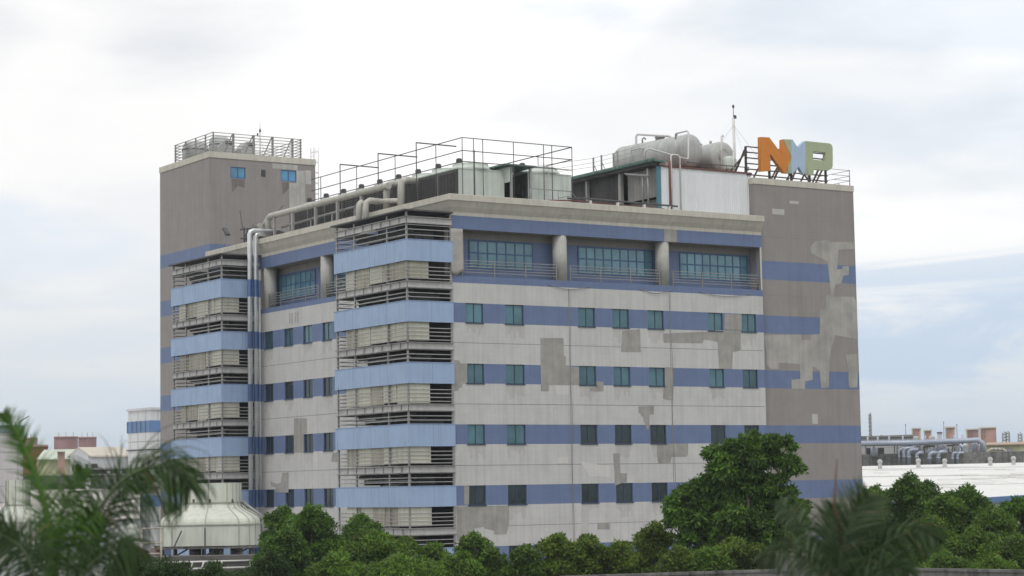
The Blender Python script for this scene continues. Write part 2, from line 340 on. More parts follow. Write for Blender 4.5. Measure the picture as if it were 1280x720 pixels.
# ------------------------------------------------------------------ the factory building
ROWT = [18.60, 14.80, 11.00, 7.20, 3.40]; RH_ = 1.24
bld = thing('factory_building', (0, 0, 0), 'large grey and white tiled factory block with blue bands and a tower at each end', 'building')
def pf(u, z, d=0): return Vector((u, -d, z))              # front wall: u along +X, d outwards
def pl(u, z, d=0): return Vector((-d, u, z))              # side wall: u along +Y, d outwards
def ptr(u, z, d=0): return Vector((u, .4 - d, z))         # front of the right tower
def ptl(u, z, d=0): return Vector((u, 35.4 - d, z))       # front of the left tower
def grid_wall(mb, P, u0, u1, zs, holes, matfn):
    us = sorted({u0, u1} | {h[0] for h in holes} | {h[1] for h in holes}); zs = sorted(set(zs) | {h[2] for h in holes} | {h[3] for h in holes})
    us = [u for u in us if u0 <= u <= u1]
    for a, b in zip(us, us[1:]):
        for c, d in zip(zs, zs[1:]):
            um, zm = (a + b) / 2, (c + d) / 2
            if any(h[0] < um < h[1] and h[2] < zm < h[3] for h in holes): continue
            mb.face([P(a, c), P(b, c), P(b, d), P(a, d)], matfn(um, zm))
    for h in holes:                                       # reveals
        dp = h[4]
        if dp <= 0: continue
        for (a, b, c, d) in ((h[0], h[2], h[1], h[2]), (h[1], h[2], h[1], h[3]), (h[1], h[3], h[0], h[3]), (h[0], h[3], h[0], h[2])):
            mb.face([P(a, b), P(c, d), P(c, d, -dp), P(a, b, -dp)], matfn(*( (h[0]-.1, (h[2]+h[3])/2) )))
def poly(mb, P, pts, d, mi):                              # a thin slab lying on the wall
    n0 = P(0, 0, 0) - P(0, 0, 1)
    mb.prism([P(u, z, d) for u, z in pts], n0 * d * .98, mi)
def window(P, u0, u1, z0, z1, parent, nu=2, nz=1, dep=.14, fm='frame_dark', gm='glass', t=.05, split=None, flat=False, name='window'):
    f = MB(); y0, y1 = (-dep, -dep + .07) if not flat else (.004, .06)
    def bx(a, b, c, d, e0=y0, e1=y1):
        p, q = P(a, c, e0), P(b, d, e1); f.box(p, q)
    bx(u0, u1, z0, z0 + t); bx(u0, u1, z1 - t, z1); bx(u0, u0 + t, z0 + t, z1 - t); bx(u1 - t, u1, z0 + t, z1 - t)
    for k in range(1, nu):
        c = u0 + (u1 - u0) * k / nu; bx(c - t * .5, c + t * .5, z0 + t, z1 - t, y0, y1 - .006)
    for k in range(1, nz):
        c = z0 + (z1 - z0) * (split if split else k / nz); bx(u0 + t, u1 - t, c - t * .5, c + t * .5, y0, y1 - .012)
    if not flat: bx(u0 - .04, u1 + .04, z0 - .05, z0 + .0, -dep, .05)       # sill
    fo = f.build(name, M[fm], parent)
    g = MB(); yy = y0 + .02
    g.box(P(u0 + t * .5, z0 + t * .5, yy), P(u1 - t * .5, z1 - t * .5, yy + .012))
    g.build('pane', M[gm], fo)
    return fo
def rows_blue(z): return any(t - RH_ < z < t for t in ROWT)
WX = [(0.95, 2.25), (3.90, 5.30), (9.55, 10.88), (12.29, 13.63), (15.17, 16.49), (20.25, 21.52), (23.15, 24.45)]
WY = [(15.85, 17.2), (18.75, 20.1), (21.65, 23.0), (24.80, 26.15)]
zs = [0, 25.0, 20.3, 19.86, 23.26, 24.1] + ROWT + [t - RH_ for t in ROWT]
# --- front wall
fw = MB()
holes = [(a, b, t - RH_, t, .16) for (a, b) in WX for t in ROWT] + [(.0, 24.95, 20.3, 23.26, 0)]
def m_front(u, z): return 1 if (rows_blue(z) or 19.86 < z < 20.3 or 23.26 < z < 24.1) else (2 if z > 24.1 else 0)
grid_wall(fw, pf, 0, 25.1, zs, holes, m_front)
def zp(o, s, pts): return [(o[0] + x / s, o[1] + y / s) for x, y in pts]
def onf(pts, Y=0.0): return [(p.x, p.z) for p in (on_y(x, y, Y) for x, y in pts)]
def onl(pts): return [(p.y, p.z) for p in (on_x(x, y, 0) for x, y in pts)]
A, B_, Cc, Dd = ((560, 420), 3.2727), ((780, 420), 3.2727), ((640, 520), 3.5556), ((300, 520), 3.5556)
patches = [
 zp(*A, [(378, 8), (472, 8), (474, 80), (482, 83), (482, 122), (535, 128), (535, 200), (412, 200), (412, 225), (380, 225)]),
 zp(*A, [(26, 98), (46, 100), (50, 112), (78, 112), (78, 192), (60, 195), (58, 210), (45, 212), (42, 225), (26, 225)]),
 zp(*A, [(607, 185), (636, 188), (636, 226), (580, 226), (582, 214), (607, 208)]),
 [(778, 414), (800, 411), (801, 440), (776, 440)],
 zp(*A, [(675, 480), (702, 480), (705, 560), (732, 562), (730, 598), (716, 600), (682, 612), (681, 560)]),
 zp(*A, [(66, 614), (86, 614), (86, 690), (66, 690)]),
 zp(*Dd, [(962, 402), (1195, 397), (1195, 480), (1185, 525), (1130, 527), (1128, 508), (1090, 500), (1085, 492), (1040, 500), (1038, 515), (1010, 535), (985, 540), (964, 560)]),
 [(829, 417), (893, 414), (893, 413), (926, 413), (926, 438), (916, 440), (915, 461), (899, 461), (897, 427), (880, 424), (878, 429), (830, 428)],
 [(905.5, 392.5), (927, 393), (927, 412.5), (905.5, 412)],
 zp(*B_, [(167, 128), (200, 128), (200, 205), (201, 262), (178, 262), (160, 255), (163, 208), (167, 206)]),
 zp(*B_, [(60, 288), (122, 286), (122, 320), (105, 322), (102, 380), (92, 384), (90, 362), (82, 352), (80, 332), (72, 328), (68, 316), (60, 314)]),
 zp(*B_, [(135, 440), (262, 440), (262, 485), (255, 493), (195, 495), (190, 518), (140, 520), (136, 490)]),
 zp(*Cc, [(380, 475), (435, 475), (435, 503), (380, 503)]),
]
for p in patches: poly(fw, pf, onf(p), .012, 3)
light = [zp(*Cc, [(205, 185), (250, 180), (250, 210), (205, 210)]), zp(*Cc, [(300, 200), (435, 225), (435, 270), (345, 268)]), zp(*A, [(436, 200), (495, 205), (495, 240), (445, 240)]),
         zp(*Cc, [(308, 405), (345, 402), (342, 535), (306, 535)])]
for i, p in enumerate(light): poly(fw, pf, onf(p), .006, 4 if i < 3 else 5)
poly(fw, pf, [(16.7, 23.26), (17.75, 23.26), (17.75, 24.1), (16.7, 24.1)], .010, 3)      # bare bit of the blue beam
for z in (16.1, 12.27, 8.45, 4.65): fw.box((0.0, -.003, z - .018), (25.0, .0, z + .018), 6)
for x in (8.82, 17.0): fw.box((x - .02, -.004, 1), (x + .02, -.0001, 19.8), 6)
M['white2'] = mat('cleaner_white_tile', (.62, .605, .58), .55, .06, .9, .06, tiles=TILE)
M['white3'] = mat('stained_white_tile', (.505, .49, .47), .6, .08, .9, .1, tiles=TILE)
FWM = [M['white'], M['blue'], M['cornice'], M['cement'], M['white2'], M['white3'], M['joint']]
# dirt runs below the windows: thin irregular washes
def dirt(mb, P, ws):
    for (a, b) in ws:
        for t in ROWT[:4]:
            z1 = t - RH_ - .05; 
            if random.random() < .25: continue
            n = 7; h = [random.uniform(.25, .95) for _ in range(n)]
            pts = [(a + .02, z1), (b - .02, z1)]
            for k in range(n):
                x1 = b - (b - a) * k / n; x0 = b - (b - a) * (k + 1) / n; pts += [(x1 - .02, z1 - h[k]), (x0 + .03, z1 - h[k] * random.uniform(.9, 1.1))]
            poly(mb, P, pts, .004, 5)
dirt(fw, pf, WX)
fw.build('front_wall', FWM, bld)
# --- side wall
sw = MB()
holes = [(a, b, t - RH_, t, .16) for (a, b) in WY for t in ROWT] + [(9.3, 26.6, 20.3, 23.26, 0)]
def m_side(u, z): return 1 if (rows_blue(z) or 19.95 < z < 20.3 or 23.26 < z < 24.1) else (2 if z > 24.1 else 0)
grid_wall(sw, pl, 0, 35.4, zs + [19.95], holes, m_side)
for p in (zp(*Dd, [(240, 10), (298, 10), (298, 76), (283, 78), (283, 162), (240, 162)]), zp(*Dd, [(188, 252), (216, 250), (216, 340), (160, 340), (158, 318), (140, 312), (135, 290), (165, 302), (182, 295)]),
          zp(*Dd, [(412, 165), (436, 160), (436, 205), (405, 202)])): poly(sw, pl, onl(p), .012, 3)
for z in (16.1, 12.27, 8.45, 4.65): sw.box((-.003, 9.1, z - .018), (0, 26.8, z + .018), 6)
dirt(sw, pl, WY)
for (y0, z0) in ((21.7, 18.95), (20.8, 18.95)): 
    for k in range(2): sw.box((-.09, y0 + .35 * k, z0), (-.002, y0 + .05 + .35 * k, z0 + .72), 5)
sw.build('side_wall', FWM, bld)
# --- hidden walls and roof
rw = MB(); rw.face([(25.1, 35.3, 0), (0.01, 35.3, 0), (0.01, 35.3, 25), (25.1, 35.3, 25)]); rw.face([(25.1, 10.5, 0), (25.1, 35.3, 0), (25.1, 35.3, 25), (25.1, 10.5, 25)])
rw.build('rear_wall', M['white'], bld)
rs = MB(); rs.box((-.1, -.1, 24.6), (25.0, 35.3, 24.9)); rs.build('roof_slab', M['conc_floor'], bld)
# --- recessed top storey
rc = MB()
rc.face([(0.0, 1.15, 20.3), (25.1, 1.15, 20.3), (25.1, 1.15, 22.82), (0, 1.15, 22.82)], 0); rc.face([(0, 1.15, 22.82), (25.1, 1.15, 22.82), (25.1, 1.15, 23.26), (0, 1.15, 23.26)], 1)
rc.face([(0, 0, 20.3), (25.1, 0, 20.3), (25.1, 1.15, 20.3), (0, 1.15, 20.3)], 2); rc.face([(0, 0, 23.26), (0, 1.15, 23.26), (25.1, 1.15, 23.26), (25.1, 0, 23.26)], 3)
rc.face([(25.0, 0, 20.3), (25.0, 1.15, 20.3), (25.0, 1.15, 23.26), (25.0, 0, 23.26)], 1)
rc.face([(1.2, 9.0, 20.3), (1.2, 27, 20.3), (1.2, 27, 22.82), (1.2, 9, 22.82)], 0); rc.face([(1.2, 9, 22.82), (1.2, 27, 22.82), (1.2, 27, 23.26), (1.2, 9, 23.26)], 1)
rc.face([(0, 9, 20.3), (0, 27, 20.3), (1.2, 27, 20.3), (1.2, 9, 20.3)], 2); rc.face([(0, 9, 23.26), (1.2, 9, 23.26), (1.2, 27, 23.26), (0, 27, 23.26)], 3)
rc.face([(0, 26.6, 20.3), (1.2, 26.6, 20.3), (1.2, 26.6, 23.26), (0, 26.6, 23.26)], 1); rc.face([(0, 9.3, 20.3), (1.2, 9.3, 20.3), (1.2, 9.3, 23.26), (0, 9.3, 23.26)], 1)
rc.build('recessed_gallery', [M['blue'], M['taupe'], M['cement'], M['soffit']], bld)
pr_ = lambda u, z, d=0: Vector((u, 1.15 - d, z)); prl = lambda u, z, d=0: Vector((1.2 - d, u, z))
for (a, b, n) in ((1.95, 6.87, 7), (10.4, 16.55, 9), (18.8, 24.75, 9)): window(pr_, a, b, 20.9, 22.76, bld, n, 2, fm='frame', gm='glass_blue', t=.09, split=.56, flat=True)
for (a, b, n) in ((20.4, 26.4, 8), (10.4, 18.0, 9)): window(prl, a, b, 20.9, 22.72, bld, n, 2, fm='frame', gm='glass_blue', t=.09, split=.56, flat=True)
for x in (.27, 8.50, 16.83):
    c = MB(); c.lathe([(.47, 0), (.47, 2.96)], (x, .47, 20.3), 24); c.build('column', M['pale_cement' if x > 1 else 'cement'], bld)
for y in (17.3, 26.1):
    c = MB(); c.lathe([(.47, 0), (.47, 2.96)], (.47, y, 20.3), 24); c.build('column', M['pale_cement'], bld)
def railing(P, u0, u1, z0):
    r = MB(); n = max(2, int((u1 - u0) / 1.9)); 
    for k in range(n + 1):
        u = u0 + .05 + (u1 - u0 - .1) * k / n; r.box(P(u - .03, z0, -.12), P(u + .03, z0 + .98, -.05))
    for h in (.98, .78, .60, .42, .24): r.box(P(u0, z0 + h - .022, -.11), P(u1, z0 + h + .022, -.05))
    return r.build('railing', M['rail'], bld)
for a, b in ((.75, 8.0), (9.0, 16.33), (17.35, 24.95)): railing(pf, a, b, 20.32)
for a, b in ((9.4, 16.8), (17.8, 25.6)): railing(pl, a, b, 20.32)
# --- windows of the lower storeys
for i, t in enumerate(ROWT):
    for j, (a, b) in enumerate(WX):
        window(pf, a, b, t - RH_, t, bld, gm='glass' if (i < 2 or (i == 2 and j < 2)) else 'glass_tree_mirror')
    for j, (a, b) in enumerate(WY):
        window(pl, a, b, t - RH_, t, bld, gm='glass' if i < 1 else 'glass_tree_mirror')
# --- cornice that flares out round both sides
prof = [(0.0, 24.32), (.20, 24.60), (.40, 25.0), (.46, 25.0), (.46, 25.38), (.30, 25.42), (-.25, 25.40), (-.25, 24.95)]
cn = MB(); rings = []
for key in ('r', 'c', 'l'):
    rings.append([Vector((25.05, -d, z)) if key == 'r' else Vector((-d, -d, z)) if key == 'c' else Vector((-d, 35.2, z)) for d, z in prof])
for a, b in zip(rings, rings[1:]):
    for i in range(len(prof) - 1): cn.face([a[i], b[i], b[i + 1], a[i + 1]], 0)
cn.face(rings[0]); cn.face(list(reversed(rings[2]))); cn.build('cornice', M['cornice'], bld)
# --- right tower
rt = MB(); zt = [0, 27.75, 22.4, 21.1] + ROWT + [t - RH_ for t in ROWT]
grid_wall(rt, ptr, 24.92, 34.12, zt, [], lambda u, z: 1 if (rows_blue(z) or 21.1 < z < 22.4) else 0)
rt.face([(24.92, .4, 24), (24.92, 10.5, 24), (24.92, 10.5, 27.75), (24.92, .4, 27.75)]); rt.face([(34.12, .4, 0), (34.12, 10.5, 0), (34.12, 10.5, 27.75), (34.12, .4, 27.75)])
rt.face([(24.92, 10.5, 0), (34.12, 10.5, 0), (34.12, 10.5, 27.75), (24.92, 10.5, 27.75)])
T = ((900, 220), 2.5714)
tp = zp(*T, [(290, 228), (305, 210), (340, 205), (360, 212), (436, 212), (436, 235), (380, 238), (376, 300), (392, 300), (394, 290), (414, 290), (414, 318), (396, 320), (390, 345), (370, 350), (364, 388), (430, 388), (436, 400), (440, 422), (443, 600), (441, 680), (414, 680), (412, 625), (404, 575), (441, 572), (441, 525), (370, 512), (356, 560), (350, 605), (350, 680), (325, 682), (320, 625), (297, 612), (298, 655), (274, 660), (272, 685), (230, 683), (230, 655), (258, 652), (255, 605), (190, 600), (188, 620), (165, 622), (150, 608), (148, 560), (140, 512), (260, 510), (262, 528), (290, 525), (292, 510), (320, 508), (322, 430), (340, 425), (340, 385), (356, 380), (352, 330), (345, 275), (318, 262), (292, 248)])
tp = [(p.x, p.z) for p in (on_y(x, y, .4) for x, y in tp)]
poly(rt, ptr, [(min(u, 34.09), z) for u, z in tp], .010, 2)
for a, b, c, d in ((28.1, 28.95, 26.55, 26.75), (29.6, 30.1, 11.1, 11.8), (26.5, 27.6, 25.7, 26.1)): poly(rt, ptr, [(a, c), (b, c), (b, d), (a, d)], .010, 3)
for z in (24.1, 20.0): rt.box((25.1, .397, z - .015), (31, .4, z + .015), 4)
rto = rt.build('service_tower', [M['taupe'], M['blue'], mat('tower_cement', (.40, .385, .36), .85, .22, .9, .10), M['white3'], M['joint']], bld)
pp = MB(); pp.box((24.88, .36, 27.75), (34.16, .75, 28.18)); pp.box((24.88, .76, 27.75), (25.2, 10.5, 28.17)); pp.box((33.84, .76, 27.75), (34.15, 10.5, 28.17)); pp.box((25.21, .76, 27.6), (33.83, 10.5, 27.9))
pp.build('parapet', M['cornice'], rto)
# --- left tower
lt = MB(); zl = [0, 32.75, 26.05, 25.0, 22.35, 21.12] + ROWT + [t - RH_ for t in ROWT]
fl = lambda u, z: 1 if (rows_blue(z) or 25.0 < z < 26.05 or 21.12 < z < 22.35) else 0
LTW = [(1.78, 3.07, 31.25, 32.15), (6.13, 7.5, 31.3, 32.2)]
grid_wall(lt, ptl, 0, 9.18, zl, [(a, b, c, d, .12) for a, b, c, d in LTW], fl); grid_wall(lt, pl, 35.4, 44.7, zl, [], fl)
lt.face([(9.18, 35.4, 0), (9.18, 44.7, 0), (9.18, 44.7, 32.75), (9.18, 35.4, 32.75)]); lt.face([(0, 44.7, 0), (9.18, 44.7, 0), (9.18, 44.7, 32.75), (0, 44.7, 32.75)])
for (a, b, c, d, m_) in ((5.4, 7.6, 32.25, 32.65, 2), (7.5, 8.25, 29.4, 32.24, 2), (6.85, 7.49, 29.2, 31.2, 2), (8.3, 8.8, 31.2, 32.3, 3)): poly(lt, ptl, [(a, c), (b, c), (b, d), (a, d)], .008, m_)
for a, b, c, d in LTW: poly(lt, ptl, [(a + .05, c - .06), (b - .05, c - .06), (b - .1, c - .7), ((a + b) / 2, c - .55), (a + .15, c - 1.1)], .006, 4)
for z in (29.0, 27.4): lt.box((-.003, 35.5, z - .01), (0, 44.6, z + .01), 5)
lt.box((-.004, 41.2, 1), (0, 41.24, 32), 5)
lto = lt.build('stair_tower', [M['taupe'], M['blue'], M['pale_cement'], M['white3'], mat('damp_taupe', (.20, .18, .17), .7, .2, 1, .2), M['joint']], bld)
pp = MB(); pp.box((-.05, 35.35, 32.75), (9.22, 35.7, 33.22)); pp.box((-.05, 35.71, 32.75), (.3, 44.75, 33.21)); pp.box((8.9, 35.71, 32.75), (9.22, 44.75, 33.21)); pp.box((.31, 35.71, 32.6), (8.89, 44.7, 32.95))
pp.build('parapet', M['cornice'], lto)
M['glass_sky'] = glass('sky_blue_glass', (.06, .20, .36))
def tower_window(a, b, c, d):
    f = MB(); t = .06
    f.box(ptl(a, c, -.1), ptl(b, c + t, -.03)); f.box(ptl(a, d - t, -.1), ptl(b, d, -.03)); f.box(ptl(a, c + t, -.1), ptl(a + t, d - t, -.03)); f.box(ptl(b - t, c + t, -.1), ptl(b, d - t, -.03))
    m_ = (a + b) / 2; f.box(ptl(m_ - .03, c + t, -.1), ptl(m_ + .03, d - t, -.03)); f.box(ptl(a + .03, c + .03, -.075), ptl(b - .03, d - .03, -.06), 1)
    f.build('window', [M['frame'], M['glass_sky']], lto)
for q in LTW: tower_window(*q)
v = MB()
for k in range(5): v.box(ptl(4.45, 31.6 + .09 * k, .02), ptl(4.75, 31.66 + .09 * k, .07))
v.box(ptl(4.42, 31.55, .001), ptl(4.78, 32.08, .02)); v.build('vent_grille', M['steel_d'], lto)
# --- the two louvred steel bays on the side wall
BT = [22.41] + ROWT; BBm = [21.09, 17.31, 13.51, 9.64, 5.94, 2.10]
def louvre_bay(Y0, Y1, XW):
    s = MB(); X = -XW
    posts_side = [Y0 + .06, Y0 + (Y1 - Y0) * .27, Y0 + (Y1 - Y0) * .735, Y1 - .03]
    for y in posts_side: s.box((X - .04, y - .06, 0), (X + .06, y + .06, 24.15))
    s.box((-.16, Y0 - .05, 0), (-.04, Y0 + .07, 24.15)); s.box((-.16, Y1 - .07, 0), (-.04, Y1 + .05, 24.15))
    def ring(z0, z1, o=0.0, mi=0, d=.05):
        s.box((X - o - d, Y0 - o, z0), (X - o, Y1 + o, z1), mi); s.box((X - o, Y0 - o - d, z0), (-.02, Y0 - o, z1), mi); s.box((X - o, Y1 + o, z0), (-.02, Y1 + o + d, z1), mi)
    for i, t in enumerate(BT):
        top = 24.15 if i == 0 else BBm[i - 1]; 
        if i == 0:
            beam = (23.46, 23.82); rails = [22.72, 23.06, 23.34]
        else:
            beam = (t + .86, t + 1.22); rails = [t + .26, t + .52, t + .80] + [t + 1.42, t + 1.66, t + 1.90, t + 2.14]
        for z in rails: ring(z - .028, z + .028, .03, 0, .04)
        ring(beam[0] - .04, beam[0], .05, 0, .12); ring(beam[1], beam[1] + .04, .05, 0, .12); ring(beam[0], beam[1], .0, 1, .06)
        k = Y0 + .8
        while k < Y1: s.box((X - .13, k - .03, beam[0]), (X - .06, k + .03, beam[1])); k += 1.15
        # floor deck, dark duct work and the cream casings behind the slats
        if i > 0:
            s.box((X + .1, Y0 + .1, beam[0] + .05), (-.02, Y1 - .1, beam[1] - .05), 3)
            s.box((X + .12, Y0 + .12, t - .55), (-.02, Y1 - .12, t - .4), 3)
        for q in range(7):
            yy = Y0 + .6 + q * (Y1 - Y0 - 3.2) / 6; zz = t + random.uniform(.0, .3)
            s.box((X + .5 + random.uniform(0, .5), yy, zz), (-.3 - random.uniform(0, 1), yy + random.uniform(.3, 1.0), zz + random.uniform(.25, .55)), 2)
        s.tube([(X + .7, Y0 + .5, t + .62), (X + .7, Y1 - 1.6, t + .62)], .13, 8, 2); s.tube([(X + .35, Y0 + .4, t + .35), (X + .35, Y1 - 3, t + .35)], .06, 8, 0)
    s.box((-.12, Y0 + .15, .2), (-.015, Y0 + (Y1 - Y0) * .74, 24.1), 3)                  # dark sheet painted in for the shade inside the bay
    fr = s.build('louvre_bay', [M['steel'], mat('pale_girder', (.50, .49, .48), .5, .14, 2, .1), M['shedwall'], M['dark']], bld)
    for i, t in enumerate(BT):
        p = MB(); a, b = BBm[i], t; o = .10
        p.box((X - o - .06, Y0 - o - .06, a), (X - o, Y1 + o, b)); p.box((X - o, Y0 - o - .06, a), (-.02, Y0 - o, b)); p.box((X - o, Y1 + o, a), (-.02, Y1 + o + .06, b))
        for q in range(1, 4): yy = Y0 + (Y1 - Y0) * q / 4 + random.uniform(-.1, .1); p.box((X - o - .064, yy - .012, a + .01), (X - o - .0605, yy + .012, b - .01), 1)
        p.box((X * .5 - .012, Y0 - o - .064, a + .01), (X * .5 + .012, Y0 - o - .0605, b - .01), 1)
        for q in range(6): yy = random.uniform(Y0, Y1); p.box((X - o - .063, yy, a), (X - o - .0605, yy + random.uniform(.015, .05), a + random.uniform(.15, .6)), 1)
        p.box((X - o - .09, Y0 - o - .09, b), (-.02, Y0 - o + .02, b + .03), 0); p.box((X - o - .09, Y0 - o + .02, b), (X - o + .02, Y1 + o + .06, b + .03), 0)
        p.build('spandrel_panel', [M['panel'], M['seam']], fr)
        if i > 0:
            c = MB(); z0 = t + 1.28; z1 = BBm[i - 1] + .02
            yb = Y0 + (Y1 - Y0) * .91
            n = 5
            for k in range(n):
                ya = Y0 + .12 + (yb - Y0 - .12) * k / n; ye = Y0 + .12 + (yb - Y0 - .12) * (k + 1) / n - .03
                c.box((X + .10 + random.uniform(0, .12), ya, z0 + random.uniform(0, .22)), (-1.65, ye, z1), 1 if random.random() < .35 else 0)
            c.build('equipment_casing', [M['cream'], M['cream2']], fr)
    r = MB(); r.box((X - .3, Y0 - .28, 24.18), (-.02, Y1 + .3, 24.27)); r.build('roof_sheet', M['steel_d'], fr)
    return fr
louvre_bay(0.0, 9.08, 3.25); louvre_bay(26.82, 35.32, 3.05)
# rain pipes / cables hanging on the front
for x, sag in ((8.85, .06), (17.05, -.09)):
    c = MB(); c.tube([(x + sag * math.sin(k * 1.7), -.07, 19.7 - k * 1.9) for k in range(10)], .014, 5); c.build('hanging_cable', M['cable'], bld)
for (a, b) in ((7.2, 10.5), (14.5, 17.2), (19.5, 24.0)):
    c = MB(); c.tube([(a + (b - a) * k / 8, -.06, 20.02 - .28 * math.sin(math.pi * k / 8)) for k in range(9)], .02, 5); c.build('hanging_cable', M['cable'], bld)

# ------------------------------------------------------------------ things on the roof
ORD = ['first', 'second', 'third', 'fourth', 'fifth', 'sixth']
def cooling_unit(x0, x1, y0, y1, z1, label, louv=True, seed=0):
    o = thing('cooling_unit', ((x0 + x1) / 2, (y0 + y1) / 2, 24.9), label, 'cooling unit', 'rooftop cooling units in two rows')
    c = MB(); c.box((x0 + .06, y0, 24.9), (x1, y1 - .02, z1))
    for k in range(1, 4): x = x0 + (x1 - x0) * k / 4; c.box((x - .012, y0 - .012, 25.1), (x + .012, y0 - .0, z1 - .05))
    c.box((x0 - .03, y0 - .03, z1), (x1 + .03, y1 - .0, z1 + .07)); c.build('casing', M['unit'], o)
    l = MB(); z = 25.0
    l.box((x0 + .03, y0 + .06, 24.95), (x0 + .057, y1 - .08, z1 - .05))
    while z < z1 - .15:
        l.face([(x0 - .06, y0 + .08, z), (x0 - .06, y1 - .1, z), (x0 + .03, y1 - .1, z + .13), (x0 + .03, y0 + .08, z + .13)]); z += .15
    k = y0 + .06
    while k < y1: l.box((x0 - .09, k - .025, 24.95), (x0 - .06, k + .025, z1 - .04)); k += .41
    l.build('louvre_panel', M['louvre'], o)
    cx, cy = (x0 + x1) / 2, (y0 + y1) / 2; R = min(x1 - x0, y1 - y0) * .45
    f = MB(); f.lathe([(R * 1.22, 0), (R * 1.08, .2), (R, .42), (R * 1.02, .46), (R * .97, .46), (R * .95, .2), (.01, .2)], (cx, cy, z1 + .07), 32); fo = f.build('fan_collar', M['unit'], o)
    m = MB(); m.lathe([(.20, 0), (.20, .42), (.14, .5)], (cx - R * .75, cy, z1 + .40), 12); m.bar((cx - R, cy, z1 + .45), (cx + R, cy, z1 + .45), .1); m.build('fan_motor', M['fan'], fo)
    return o
rowA = ['cooling unit at the roof corner with a plain pale end wall and dark louvred side', 'louvred cooling unit directly behind the one at the roof corner', 'louvred cooling unit third back from the roof corner beside the pipe bends',
        'louvred cooling unit fourth back from the roof corner behind the cream header pipe', 'louvred cooling unit fifth back from the roof corner behind the cream header pipe', 'louvred cooling unit sixth back from the roof corner behind the cream header pipe', 'louvred cooling unit seventh back from the roof corner behind the header pipe posts', 'louvred cooling unit second from the far end of the row', 'cooling unit farthest back in the row, nearest the left tower']
for k in range(9): cooling_unit(2.38, 5.95, 3.0 + 2.62 * k, 3.0 + 2.62 * (k + 1) - .04, 27.62, rowA[k])
cooling_unit(7.77, 11.3, 3.0, 6.2, 27.72, 'pale cooling unit with a ladder on its end wall, right of the small canopy')
# canopy between the two rows
o = thing('walkway_canopy', (6.8, 3, 24.9), 'small dark roofed canopy between the two pale cooling units', 'canopy')
c = MB(); c.obox(Vector((6.75, 5.5, 28.02)), Vector((1.25, 0, .0)), Vector((0, 3.3, 0)), Vector((.0, 0, .05))); c.build('roof_sheet', M['green_edge'], o)
c = MB(); c.box((5.96, 2.35, 26.9), (6.0, 8.6, 27.9)); c.box((7.6, 6.2, 25), (7.7, 8.7, 27.9)); c.box((6.05, 8.5, 25), (7.55, 8.6, 27.95)); c.build('side_sheet', M['unit'], o)
for x in (6.15, 7.65): c = MB(); c.box((x - .07, 2.4, 24.9), (x + .07, 2.54, 27.97)); c.build('post', M['steel'], o)
# ladder on the right unit
o = thing('access_ladder', (9.2, 2.85, 24.95), 'thin white ladder on the end wall of the right cooling unit', 'ladder')
c = MB()
for x in (9.0, 9.42): c.box((x - .02, 2.86, 24.95), (x + .02, 2.9, 28.4))
c.build('side_rail', M['white_paint'], o); c = MB()
for k in range(11): c.box((9.02, 2.865, 25.2 + .3 * k), (9.4, 2.89, 25.23 + .3 * k))
c.build('rung', M['white_paint'], o)
# pipe frame round the units
o = thing('pipe_scaffold', (1.58, 1, 24.9), 'thin dark steel pipe scaffold standing round the rooftop cooling units', 'scaffold')
px_, py_ = 1.5, 1.0
c = MB(); zT, zM = 29.28, 28.45
for z in (zT, zM): c.tube([(px_, 21.5, z), (px_, py_, z)], .03, 6); c.tube([(px_, py_, z), (10.0, py_, z)], .03, 6)
c.tube([(10.0, py_, zT), (10.0, 9, zT)], .035, 6); c.tube([(10.0, py_, zM), (10.0, 9, zM)], .035, 6)
c.tube([(px_, 21.5, 27.75), (px_, py_, 27.75)], .03, 6); c.tube([(px_, py_, 27.75), (10, py_, 27.75)], .03, 6)
for yy, x1 in ((6.9, 5.4), (12.0, 5.4), (17.4, 5.4)): c.tube([(px_ + .12, yy, 29.82), (px_ + x1 - 2.2, yy, 29.80)], .045, 6)
c.build('rail', M['steel_d'], o)
for (x, y, z) in [(px_, 1.0, zT), (px_, 4.24, zT), (px_ + .1, 6.9, 29.84), (px_, 9.53, zT), (px_ + .1, 12.0, 29.84), (px_, 14.84, zT), (px_ + .1, 17.4, 29.84), (px_, 20.1, zT), (2.35, 1.0, zT), (3.05, 1.0, zT), (5.4, 1.0, zT), (7.75, 1, zT), (8.4, 1, zT), (10.0, 1, zT), (10.0, 5, zT), (3.3, 2.4, 28.8)]:
    c = MB(); c.tube([(x, y, 24.9), (x, y, z)], .03 if z < 29.5 else .04, 6); c.build('post', M['steel_d'], o)
# small stair rail and low pipe along the roof edge
o = thing('stair_handrail', (6.5, .6, 24.9), 'short galvanised handrail at the foot of the canopy on the roof edge', 'handrail')
c = MB(); c.tube([(6.0, .5, 25.3), (6.5, .5, 26.25), (8.4, .5, 26.25), (9.5, .5, 26.25), (10.3, .5, 25.5)], .035, 6); c.tube([(6.2, .5, 25.5), (8.2, .5, 25.5)], .03, 6); c.tube([(8.5, .5, 25.75), (9.5, .5, 25.95)], .03, 6)
c.build('rail', M['rail'], o)
for x in (6.3, 8.5, 9.5): c = MB(); c.tube([(x, .5, 24.95), (x, .5, 26.25)], .03, 6); c.build('post', M['rail'], o)
o = thing('roof_edge_pipe', (13, .15, 25.4), 'low dark pipe on short feet along the roof edge before the white shed', 'pipe')
c = MB(); c.tube([(9.0, .15, 25.72), (10.6, .15, 25.8), (18.0, .15, 25.72)], .06, 8); c.build('pipe', M['steel_d'], o)
c = MB(); c.tube([(7.6, .3, 25.52), (9.4, .3, 25.62), (17, .3, 25.5)], .05, 8); c.build('red_pipe', M['rust'], o)
